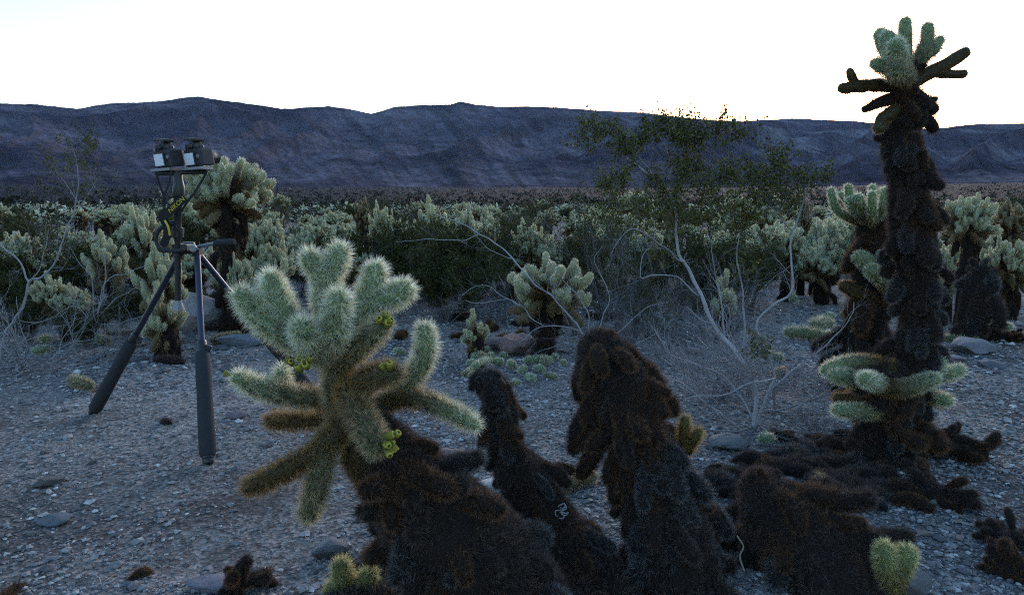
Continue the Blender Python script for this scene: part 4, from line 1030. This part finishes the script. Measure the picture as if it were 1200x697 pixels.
# ---------------------------------------------------------------- the scrub belt running back to the mountains
def belt():
    q = np.random.default_rng(97); random.seed(5); placed = []
    nC = nB = 0
    tries = 0
    while (nC < 235 or nB < 68) and tries < 20000:
        tries += 1
        r = 9.0 * math.exp(q.random() * math.log(75 / 9.0)); a = q.uniform(-.74, .74); x, y = math.sin(a) * r, math.cos(a) * r
        px = 600 + F * x / (y * CP)
        if y < 11.5 and 850 < px < 1010: continue
        if y < 10.5 and (px > 1020 or 330 < px < 420): continue
        md = .55 + r * .016
        if any((x - u) ** 2 + (y - v_) ** 2 < md * md for u, v_ in placed): continue
        isC = q.random() < .76
        if isC and nC < 235:
            k = q.choice(['round', 'wide', 'tall', 'open', 'brown'], p=[.38, .3, .07, .2, .05]) if r < 16 else q.choice(['far', 'far_tall'], p=[.8, .2])
            put_cholla(k, x, y, {'tall': .62, 'brown': .75}.get(k, 1) * q.uniform(.6, 1.1) * (1.0 if r < 12 else 1.0 + .5 * q.random() ** 2), 'pale-topped cholla crowded into the scrub belt below the mountains', 'chollas of the scrub belt'); nC += 1; placed.append((x, y))
        elif not isC and nB < 68:
            k = q.choice(['green', 'dense', 'airy'], p=[.35, .35, .3]) if r < 20 else 'far'
            put_bush(k, x, y, q.uniform(.5, .9) * (1.0 if r < 12 else 1.0 + .55 * q.random()), 'dark olive bush among the chollas of the scrub belt', 'bushes of the scrub belt'); nB += 1; placed.append((x, y))
belt()

def far_scrub():
    """scrub of the far plain that reads as one speckled mass"""
    q = np.random.default_rng(98); b = Buf(); n = 6500
    r = 55 * np.exp(q.random(n) * math.log(760 / 55)); a = q.uniform(-.78, .78, n); x, y = np.sin(a) * r, np.cos(a) * r
    for lo, hi, m in ((55, 110, 26), (110, 260, 14), (260, 700, 9)):
        k = (r >= lo) & (r < hi); X, Y = x[k], y[k]; nn = len(X); h = q.uniform(.5, 1.3, nn) * (1 + (lo > 200) * .4); w = h * q.uniform(.6, 1.0, nn)
        d = nrm(q.normal(0, 1, (nn, m, 3))) * q.random((nn, m, 1)) ** .4; d[..., 2] = np.abs(d[..., 2])
        c = np.stack([X, Y, gh(X, Y) - .05], -1)[:, None] + d * np.stack([w, w, h], -1)[:, None]
        s = (.16 + .10 * (lo > 100)) * h[:, None, None]
        v = (c[:, :, None] + q.normal(0, 1, (nn, m, 3, 3)) * s[..., None] * .8)
        pale = q.random(nn) < (.5 if lo < 100 else .04)
        col = np.where(pale[:, None], np.array([[.42, .44, .33]]), np.array([[.03, .034, .018]])) * q.uniform(.6, 1.3, (nn, 1)) * (1 if lo < 100 else .5)
        v = v.reshape(-1, 3); b.add(v, np.arange(len(v)).reshape(-1, 3), np.repeat(col, m * 3, 0), False)
    tag(link('far_scrub', b.mesh('far_scrub', M_LEAF)), 'distant speckled scrub covering the plain at the foot of the mountains', 'scrub', kind='stuff')
far_scrub()

# ---------------------------------------------------------------- tripod
import bmesh
from mathutils import Matrix
M_TUBE = plain('anodised_tube', (0.040, 0.046, 0.070), 0.32, 0.7, 0.5, 0.1)
M_BLACK = plain('black_metal', (0.02, 0.021, 0.024), 0.42, 0.3, 0.5, 0.1)
M_FOAM = plain('black_foam_grip', (0.026, 0.027, 0.031), 0.85, 0, 0.25, 0.8, 400)
M_BODY = plain('camera_body', (0.018, 0.021, 0.028), 0.55, 0, 0.4, 0.5, 700)
M_GREYM = plain('grey_metal', (0.17, 0.18, 0.20), 0.45, 0.5, 0.5, 0.1)
M_SCREEN = plain('screen_sky_reflection', (0.60, 0.62, 0.68), 0.35, 0, 0.5)  # pale blue-grey paints the sky reflected in the unlit screens
M_GLASS = plain('lens_glass', (0.01, 0.01, 0.015), 0.08, 0, 0.8)
M_STRAP = plain('black_strap', (0.018, 0.018, 0.020), 0.8, 0, 0.2, 0.6, 500)
M_YELLOW = plain('yellow_lettering', (0.48, 0.36, 0.02), 0.6, 0, 0.3)

def box(name, size, loc, mat, parent, bev=0.003, rot=(0, 0, 0), taper=1.0):
    bm = bmesh.new(); bmesh.ops.create_cube(bm, size=1.0)
    for v in bm.verts:
        k = taper if v.co.z > 0 else 1.0
        v.co = Vector((v.co.x * size[0] * k, v.co.y * size[1] * k, v.co.z * size[2]))
    if bev: bmesh.ops.bevel(bm, geom=bm.edges[:], offset=bev, segments=3, profile=.6, affect='EDGES')
    me = bpy.data.meshes.new(name); bm.to_mesh(me); bm.free(); me.materials.append(mat)
    o = link(name, me, parent, loc); o.rotation_euler = rot; return o
def cyl(name, p0, p1, r0, r1, mat, parent, sides=24, mids=None):
    """turned bar from p0 to p1; mids = [(t, r), ...] for its profile"""
    p0 = np.array(p0, float); p1 = np.array(p1, float); pr = [(0, r0)] + (mids or []) + [(1, r1)]
    T = nrm(p1 - p0); a = np.array([0, 1.0, 0]) if abs(T[1]) < .8 else np.array([1.0, 0, 0]); N = nrm(np.cross(T, a)); B = np.cross(T, N)
    v = []; th = np.linspace(0, 2 * np.pi, sides, endpoint=False)
    for t, r in pr: v += list(p0 + (p1 - p0) * t + r * (np.cos(th)[:, None] * N + np.sin(th)[:, None] * B))
    f = []; m = len(pr)
    for i in range(m - 1):
        for j in range(sides): k = (j + 1) % sides; f.append((i * sides + j, i * sides + k, (i + 1) * sides + k, (i + 1) * sides + j))
    f.append(tuple(range(sides))[::-1]); f.append(tuple((m - 1) * sides + j for j in range(sides)))
    me = bpy.data.meshes.new(name); me.from_pydata([tuple(x) for x in v], [], f); me.update(); me.materials.append(mat)
    me.polygons.foreach_set('use_smooth', [len(p.vertices) == 4 for p in me.polygons]); me.set_sharp_from_angle(angle=math.radians(40))
    return link(name, me, parent)
def ribbon(name, pts, width, thick, wdir, mat, parent):
    C, R, t = curve(pts, .01, .01); T = nrm(np.gradient(C, axis=0)); W = np.tile(np.array(wdir, float), (len(C), 1)) if np.ndim(wdir) == 1 else wdir
    W = nrm(W - T * np.sum(W * T, 1)[:, None]); N = np.cross(T, W); n = len(C); v = []
    for sx, sy in ((-1, -1), (1, -1), (1, 1), (-1, 1)): v.append(C + W * sx * width / 2 + N * sy * thick / 2)
    v = np.stack(v, 1).reshape(-1, 3); f = []
    for i in range(n - 1):
        for j in range(4): k = (j + 1) % 4; f.append((i * 4 + j, i * 4 + k, i * 4 + 4 + k, i * 4 + 4 + j))
    f += [(3, 2, 1, 0), tuple((n - 1) * 4 + j for j in range(4))]
    me = bpy.data.meshes.new(name); me.from_pydata([tuple(x) for x in v], [], f); me.update(); me.materials.append(mat)
    return link(name, me, parent)

def tripod():
    f1, f2, f3 = GP(244, 544), GP(108, 485), GP(374, 470)
    HD = (f1[1] + f2[1] + f3[1]) / 3 - .06
    base = np.array([(f1[0] + f2[0] + f3[0]) / 3, HD, 0]); base[2] = G(base[0], base[1])
    root = tag(empty('tripod', base), 'black camera tripod with thick foam-wrapped lower legs standing on the gravel at left', 'tripod')
    px = lambda x, y, d: P(x, y, d) - base
    s = 1 / F * HD
    for foot, top, k in ((f1, P(231, 296, HD - .05), .475), (f2, P(210, 300, HD - .02), .49), (f3, P(233, 298, HD + .06), .46)):
        foot = foot - base; top = top - base; mid = top + (foot - top) * k; end = top + (foot - top) * .965
        cyl('leg', top, mid, .017, .017, M_TUBE, root); leg = root.children[-1] if False else None
        lg = [o for o in root.children if o.name.startswith('leg')][-1]
        cyl('collar', mid - nrm(foot - top) * .035, mid + nrm(foot - top) * .03, .022, .026, M_BLACK, lg, mids=[(.2, .026), (.8, .026)])
        box('clamp_lever', (.030, .014, .045), mid + np.array([.034, -.01, -.01]), M_BLACK, lg, .004, (0, .3, 0))
        cyl('foam_grip', mid + nrm(foot - top) * .03, end, .032, .034, M_FOAM, lg, 28, [(.03, .037), (.3, .039), (.34, .037), (.7, .040), (.97, .040)])
        cyl('rubber_foot', end, foot + nrm(top - foot) * .004, .029, .023, M_BLACK, lg, 20, [(.3, .029), (.4, .025), (.8, .027)])
        cyl('hinge', top - np.array([.02, 0, 0]), top + np.array([.02, 0, 0]), .021, .021, M_BLACK, lg)
    hub = P(221, 290, HD - .01) - base
    cyl('hub', hub + [0, 0, -.035], hub + [0, 0, .03], .040, .034, M_BLACK, root, 28, [(.15, .050), (.6, .050), (.7, .038)])
    ct = P(208, 200, HD - .10) - base; cb = P(208.5, 354, HD - .10) - base
    box('column_bracket', (.085, .10, .04), (hub + (P(208, 290, HD - .1) - base)) / 2, M_BLACK, root, .006)
    cyl('centre_column', ct, cb, .022, .016, M_BLACK, root, 24, [(.12, .022), (.13, .027), (.2, .027), (.21, .021), (.42, .021), (.43, .030), (.5, .030), (.51, .019), (.53, .016)])
    cyl('column_foot', cb + [0, 0, .01], cb - [0, 0, .045], .021, .034, M_GREYM, root, 24, [(.3, .023), (.9, .034)])
    h0, h1, h2 = P(233, 289, HD - .06) - base, P(252, 285, HD - .1) - base, P(275, 283, HD - .14) - base
    hd = cyl('handle', h0, h1, .010, .010, M_GREYM, root, 16); cyl('grip', h1, h2, .014, .015, M_FOAM, hd, 20, [(.1, .017), (.9, .018)])
    cyl('knob', P(226, 291, HD - .16) - base, P(226, 291, HD - .09) - base, .018, .018, M_GREYM, root, 20, [(.2, .022), (.6, .022), (.65, .012)])
    cyl('knob', P(196, 262, HD - .12) - base, P(205, 262, HD - .1) - base, .012, .010, M_BLACK, root, 16, [(.5, .016)])
    # head with its cross bar and the two plates
    ht = P(209, 203, HD - .1) - base
    cyl('head', ht + [0, 0, -.12], ht, .026, .020, M_BLACK, root, 24, [(.3, .030), (.5, .026), (.7, .022)])
    cyl('cross_bar', P(186, 203.5, HD - .12) - base, P(243, 201.5, HD - .08) - base, .011, .011, M_BLACK, root, 16)
    for x, y in ((195, 199.5), (231, 198)):
        box('plate', (.135, .09, .016), P(x, y, HD - .1) - base, M_GREYM, root, .003, (0, -.05, math.radians(-20)))
    return HD
HD = tripod()

def camera_body(x, y, label):
    base = P(x, y, HD - .1); root = empty('camera', base); tag(root, label, 'camera'); root.rotation_euler = (math.radians(6), math.radians(-3), math.radians(-27)); root.scale = (1.0, 1, 1)
    body = box('body', (.124, .060, .096), (0, 0, .055), M_BODY, root, .010)
    box('grip', (.030, .085, .092), (.058, .010, -.003), M_BODY, body, .012)
    hump = box('prism_housing', (.060, .066, .036), (-.002, .006, .120), M_BODY, root, .008, taper=.72)
    box('screen_frame', (.082, .006, .074), (-.017, -.033, .048), M_BLACK, root, .002)
    box('screen', (.070, .004, .062), (-.018, -.0375, .048), M_SCREEN, root, .001)
    box('eyecup', (.040, .018, .026), (-.002, -.038, .116), M_BLACK, root, .006)
    box('hot_shoe_unit', (.080, .070, .016), (.002, .000, .150), M_BLACK, root, .005, (math.radians(-4), math.radians(8), 0))
    box('hot_shoe', (.022, .022, .010), (0, 0, .0195), M_GREYM, hump, .001)
    for i, (a, c) in enumerate(((-.045, .112), (.046, .108))): cyl('dial', (a, .005, c - .012), (a, .005, c + .006), .013, .012, M_BLACK, root, 18)
    cyl('viewfinder_dial', (-.036, -.030, .104), (-.036, -.040, .104), .009, .009, M_GREYM, root, 16)
    for i in range(4): cyl('button', (.036, -.030, .024 + i * .018), (.036, -.034, .024 + i * .018), .0055, .005, M_BLACK, root, 12)
    cyl('pad', (.050, -.030, .060), (.050, -.0355, .060), .011, .010, M_GREYM, root, 18, [(.6, .011)])
    ln = cyl('lens', (0, .028, .052), (0, .125, .052), .034, .037, M_BLACK, root, 32, [(.1, .036), (.35, .036), (.38, .039), (.7, .039), (.73, .037)])
    cyl('front_glass', (0, .120, .052), (0, .127, .052), .030, .028, M_GLASS, ln, 28)
    box('side_door', (.004, .040, .060), (-.0655, .004, -.005), M_STRAP, body, .001)
camera_body(198, 197.5, 'left of the two black cameras on the tripod, seen from behind with a pale screen')
camera_body(233, 196.5, 'right of the two black cameras on the tripod, its side and grip showing')

def straps():
    D = HD - .16; b1 = P(193, 203, D)
    root = tag(empty('camera_strap', b1), 'black neck strap with yellow lettering dangling from the left camera', 'strap'); px = lambda x, y, d=D: P(x, y, d) - b1
    ribbon('strap_band', [px(183, 202), px(187, 216), px(192, 230), px(193, 240), px(191, 250)], .012, .002, (1, .2, 0), M_STRAP, root)
    ribbon('strap_band', [px(201, 200), px(198, 214), px(193, 229), px(190, 240)], .012, .002, (1, -.3, 0), M_STRAP, root)
    ribbon('lettered_band', [px(188, 255, D - .02), px(198, 248, D - .03), px(208, 239, D - .03), px(217, 231, D - .02)], .046, .003, (-.6, 0, 1), M_STRAP, root)
    ribbon('strap_band', [px(188, 252), px(194, 262), px(196, 275), px(191, 288)], .040, .003, (1, .3, 0), M_STRAP, root)
    ribbon('edge_stripe', [px(193, 258, D - .03), px(197, 266, D - .035), px(199, 276, D - .03)], .010, .002, (1, .3, 0), M_YELLOW, root)
    cu = bpy.data.curves.new('lettering', 'FONT'); cu.body = 'NIKON'; cu.size = .034; cu.extrude = .0008; cu.align_x = 'CENTER'; cu.align_y = 'CENTER'; cu.shear = .2
    to = bpy.data.objects.new('tmp_text', cu); COL.objects.link(to); bpy.context.view_layer.update()
    me = bpy.data.meshes.new_from_object(to.evaluated_get(bpy.context.evaluated_depsgraph_get())); bpy.data.objects.remove(to)
    me.materials.clear(); me.materials.append(M_YELLOW)
    o = link('lettering', me, root, px(206.5, 240.5, D - .042)); o.rotation_euler = (Matrix.Rotation(math.radians(-41), 4, 'Y') @ Matrix.Rotation(math.radians(90), 4, 'X')).to_euler()
    b2 = P(240, 200, D)
    r2 = tag(empty('camera_strap', b2), 'thin black strap hanging from the right camera across the tripod column', 'strap')
    ribbon('strap_band', [P(x, y, d) - b2 for x, y, d in ((243, 200, D), (236, 213, D), (228, 226, D - .02), (220, 236, D - .03), (205, 262, D - .02), (212, 275, D), (205, 283, D))], .012, .002, (1, .2, 0), M_STRAP, r2)
    b3 = P(190, 280, HD - .12)
    r3 = tag(empty('camera_strap', b3), 'thick black loop of cord slung left of the tripod column at the hub', 'strap')
    rg = rings([P(x, y, HD - .13) - b3 for x, y in ((196, 262), (186, 270), (183, 281), (188, 291), (200, 294), (214, 293))], .011, .01); b = Buf(); tube(b, rg, 10, (.02, .022, .026)); link('cord', b.mesh('cord', M_BARK), r3)
straps()

# ---------------------------------------------------------------- litter of joints on the ground
PALEJ = []
for k in range(5):
    qq = np.random.default_rng(200 + k); b = Buf(); L = .02 + .018 * k
    joint(b, [(-L, 0, .03), (0, qq.normal(0, .004), .032), (L, 0, .03)], [.021, .024, .02], [.9, .7, .5, .9, .3][k], [1.1, 1.0, .7, 1.1, .4][k], q=qq, ln=.022, w=.0014, spacing=.011, per=8)
    PALEJ.append(b.mesh('joint', M_FRESH))
def fallen(px, py, wpx, label, group, mesh, rz=None, tilt=0.0, name='fallen_cholla_joint', L=.09, up=0.0):
    p = GP(px, py); sc = wpx / F * p[1] / L
    o = link(name, mesh, None, (p[0], p[1], p[2] + up), random.uniform(0, 6.28) if rz is None else rz, sc); o.rotation_euler[1] = tilt
    return tag(o, label, 'cactus joint', group)
random.seed(12)
for x, y, w, k in [(553, 425, 14, 0), (560, 418, 17, 1), (566, 428, 20, 3), (575, 417, 14, 0), (583, 424, 16, 0), (590, 416, 13, 0), (600, 427, 16, 1), (571, 410, 14, 0), (612, 433, 15, 1), (619, 440, 12, 0), (628, 422, 16, 3), (634, 414, 15, 0), (640, 424, 17, 1), (632, 432, 15, 0),
                   (650, 418, 13, 0), (645, 440, 12, 2), (604, 448, 12, 1), (623, 443, 16, 0), (556, 440, 16, 0), (548, 436, 14, 2), (660, 424, 12, 0)]:
    fallen(x, y + 4, w * .92, 'pale spiny joint lying in the heap of fallen joints behind the black stump', 'fallen joints behind the black stump', PALEJ[k])
for x, y, w, k in [(482, 345, 0, 0)][1:] + [(468, 412, 10, 1), (905, 420, 14, 2), (985, 400, 15, 0), (972, 372, 12, 0), (1000, 372, 14, 2), (1142, 398, 10, 0), (1060, 395, 10, 0), (970, 398, 18, 0), (992, 402, 14, 1), (962, 386, 22, 2), (940, 395, 20, 2),
                   (912, 437, 12, 4), (1116, 398, 12, 2), (1128, 398, 12, 0), (340, 408, 22, 3), (300, 398, 14, 2), (318, 400, 16, 2), (265, 398, 14, 4), (205, 398, 16, 1), (95, 452, 18, 4), (120, 400, 14, 2), (50, 412, 13, 1), (54, 398, 11, 1), (1000, 395, 12, 2), (898, 517, 18, 0),
                   (930, 352, 12, 0), (1160, 385, 13, 0), (1178, 385, 14, 0), (745, 455, 10, 1), (700, 360, 12, 0)]:
    fallen(x, y + 3, w * 1.2, 'pale fallen cholla joint lying on the gravel between the plants', 'scattered pale fallen joints', PALEJ[k])
fallen(984, 578, 17, 'single straw-coloured spiny ball lying on dark litter right of the low mound', None, PALEJ[2])
fallen(960, 580, 30, 'rusty brown dead joint beside the straw-coloured ball', None, PALEJ[4])
fallen(155, 678, 17, 'small golden-brown joint on the gravel at the bottom left', None, DEADJ[3][0], tilt=1.5)
fallen(677, 572, 26, 'tawny dead joint on the gravel between the narrow stump and the big stump', None, PALEJ[4])
fallen(20, 690, 30, 'dark brown dead joint in the bottom left corner', None, DEADJ[1][0], tilt=1.5)
fallen(193, 492, 12, 'tiny black lump on the sand between the tripod legs', None, DEADJ[0][0], tilt=1.5)
fallen(184, 424, 18, 'small black clump behind the left tripod leg', None, DEADJ[0][1], tilt=1.5)
# dark heaps and logs at the right
def log(label, lst, n, seed, tones=(0, 0, 1)):
    px_stump(label, [(x, y, depth_at(y + 6), r) for x, y, r in lst], n, list(tones), seed, name='dead_cholla_log', cat='dead cactus', up=0.0, hs=(.5, .9), spacing=.011)
log('long fallen dead cholla log lying on the gravel right of the tall cactus foot', [(1062, 520, 9), (1090, 520, 12), (1120, 524, 13), (1150, 532, 9)], 22, 301)
log('fallen black dead cholla clump on the gravel below the long log', [(1070, 572, 12), (1095, 578, 14), (1125, 585, 11)], 18, 302)
log('dark dead cholla heap near the right edge, upper of the two', [(1160, 625, 9), (1180, 630, 13), (1215, 632, 14)], 16, 303)
log('dark dead cholla heap at the right edge, lower of the two', [(1165, 655, 8), (1185, 660, 11), (1210, 664, 11)], 12, 304, (1, 0))
log('low brown dead cholla heap on the gravel right of the black background trunk', [(1140, 392, 6), (1165, 394, 8), (1192, 396, 7)], 16, 305, (1, 0))
log('dark dead joints heaped at the bottom left edge beside the purple-grey stone', [(272, 688, 7), (290, 680, 9), (312, 672, 8)], 7, 306, (1, 0))
qf = np.random.default_rng(400)
def dead_litter(n, fx, fy, label, group, s0=.6, s1=1.2, tones=(0, 0, 0, 2, 1)):
    for k in range(n):
        x, y = fx(), fy(); p = GP(x, y); t = tones[qf.integers(len(tones))]
        o = place_dead(None, (p[0], p[1], p[2] + .030), nrm(np.array([qf.normal(), qf.normal(), -.15])), qf.uniform(s0, s1), t, qf, 'dead_cholla_joint')
        tag(o, label, 'cactus joint', group)
dead_litter(84, lambda: qf.uniform(395, 860), lambda: 668 + qf.random() ** 1.4 * 60, 'dark fuzzy dead joint in the carpet of litter along the bottom of the view', 'dead joints along the bottom')
dead_litter(30, lambda: qf.uniform(860, 1050), lambda: 545 + qf.uniform(0, 60), 'dark dead joint in the litter between the low mound and the tall cactus', 'dead joints below the tall cactus')
dead_litter(30, lambda: qf.uniform(880, 1075), lambda: 510 + qf.uniform(0, 40), 'dark dead joint lying round the foot of the tall cactus', 'dead joints round the tall cactus')
dead_litter(26, lambda: qf.uniform(520, 640), lambda: 600 + qf.uniform(0, 70), 'dark dead joint lying between the front cactus trunk and the narrow stump', 'dead joints between the stumps')
dead_litter(22, lambda: qf.uniform(820, 900), lambda: 540 + qf.uniform(0, 110), 'dark dead joint lying between the big stump and the low mound', 'dead joints beside the big stump')
dead_litter(40, lambda: qf.uniform(300, 1190), lambda: qf.uniform(372, 402), 'brown dead joint strewn under the plants of the middle ground', 'dead joints under the middle plants', .7, 1.4, (0, 1, 1, 3))
# bleached skeleton pieces
def skeleton_bit(x, y, d, w, label, rz=0.3):
    p = P(x, y, d); root = Buf(); s = w / F * d; qq = np.random.default_rng(int(x))
    for k in range(6):
        c = qq.normal(0, s * .2, 3) * [1, .3, 1]
        pts = [c + np.array([math.cos(t), .15 * math.sin(t * 2), math.sin(t)]) * s * .17 for t in np.linspace(k, k + 4.4, 7)]
        pts = np.array(pts); tube(root, rings(pts + qq.normal(0, s * .02, pts.shape), s * .03, .004, (False, False)), 6, (.20, .20, .21))
    o = link('cholla_skeleton', root.mesh('cholla_skeleton', M_BARK), None, p, rz); tag(o, label, 'dead wood')
skeleton_bit(661, 596, 2.14, 24, 'small bleached lattice of cholla skeleton on the side of the narrow black stump')
b0 = P(840, 572, 2.5)
def stick(label, pts, r, col):
    b = Buf(); p = px_pts(pts); tube(b, rings(p - p[0], r, .01), 6, col, .2, 4); o = link('dead_stick', b.mesh('dead_stick', M_BARK), None, p[0]); tag(o, label, 'dead wood')
dz = lambda y: depth_at(y)
stick('short bleached stick between the big stump and the low mound', [(833, 575, dz(580)), (842, 569, dz(578)), (853, 572, dz(580))], .006, (.45, .44, .42))
stick('curved straw-coloured stick hanging at the left side of the low mound', [(864, 628, 2.16), (871, 640, 2.15), (867, 652, 2.14), (872, 668, 2.12)], .003, (.18, .15, .11))
stick('thin pale straw standing in the litter at the bottom below the narrow stump', [(624, 660, 2.1), (628, 648, 2.1), (631, 640, 2.1)], .002, (.4, .36, .28))

# ---------------------------------------------------------------- dry litter: broken twigs and shed needles (stuff)
def litter():
    q = np.random.default_rng(500); b = Buf()
    for k in range(1500):
        rr = 2.0 * math.exp(q.random() * math.log(9 / 2.0)); a = q.uniform(-.75, .75); x, y = math.sin(a) * rr, math.cos(a) * rr
        if x < -.6 and 2.4 < y < 4.4 and q.random() < .8: continue
        th = q.uniform(0, 3.14); L = q.uniform(.02, .11); n = 3; p = np.array([[x + math.cos(th) * L * t + q.normal(0, L * .07), y + math.sin(th) * L * t + q.normal(0, L * .07), 0] for t in (-.5, 0, .5)])
        p[:, 2] = gh(p[:, 0], p[:, 1]) + q.uniform(.002, .012, 3)
        tube(b, rings(p, q.uniform(.0008, .0026), .03, (False, False)), 3, np.array(GREY) * q.uniform(.3, 1.2))
    tag(link('dry_litter', b.mesh('dry_litter', M_BARK)), 'broken grey twigs and shed bits of dead cholla scattered over the gravel', 'litter', kind='stuff')
litter()

# ---------------------------------------------------------------- dusk air between here and the mountains
def haze():
    m = bpy.data.materials.new('air'); m.use_nodes = True; nt = m.node_tree; nt.nodes.clear()
    out = nt.nodes.new('ShaderNodeOutputMaterial'); v = nt.nodes.new('ShaderNodeVolumePrincipled')
    v.inputs['Color'].default_value = (0.45, 0.62, 1.0, 1); v.inputs['Density'].default_value = 0.00004; v.inputs['Anisotropy'].default_value = 0.0
    nt.links.new(v.outputs[0], out.inputs['Volume'])
    me = bpy.data.meshes.new('haze'); x0, x1, y0, y1, z0, z1 = -3300, 3300, -1100, 3300, -40, 420
    vs = [(x, y, z) for x in (x0, x1) for y in (y0, y1) for z in (z0, z1)]
    me.from_pydata(vs, [], [(0, 1, 3, 2), (4, 6, 7, 5), (0, 4, 5, 1), (2, 3, 7, 6), (0, 2, 6, 4), (1, 5, 7, 3)]); me.update(); me.materials.append(m)
    tag(link('haze', me), 'thin blue dusk air in front of the mountains', 'haze', kind='stuff')
haze()
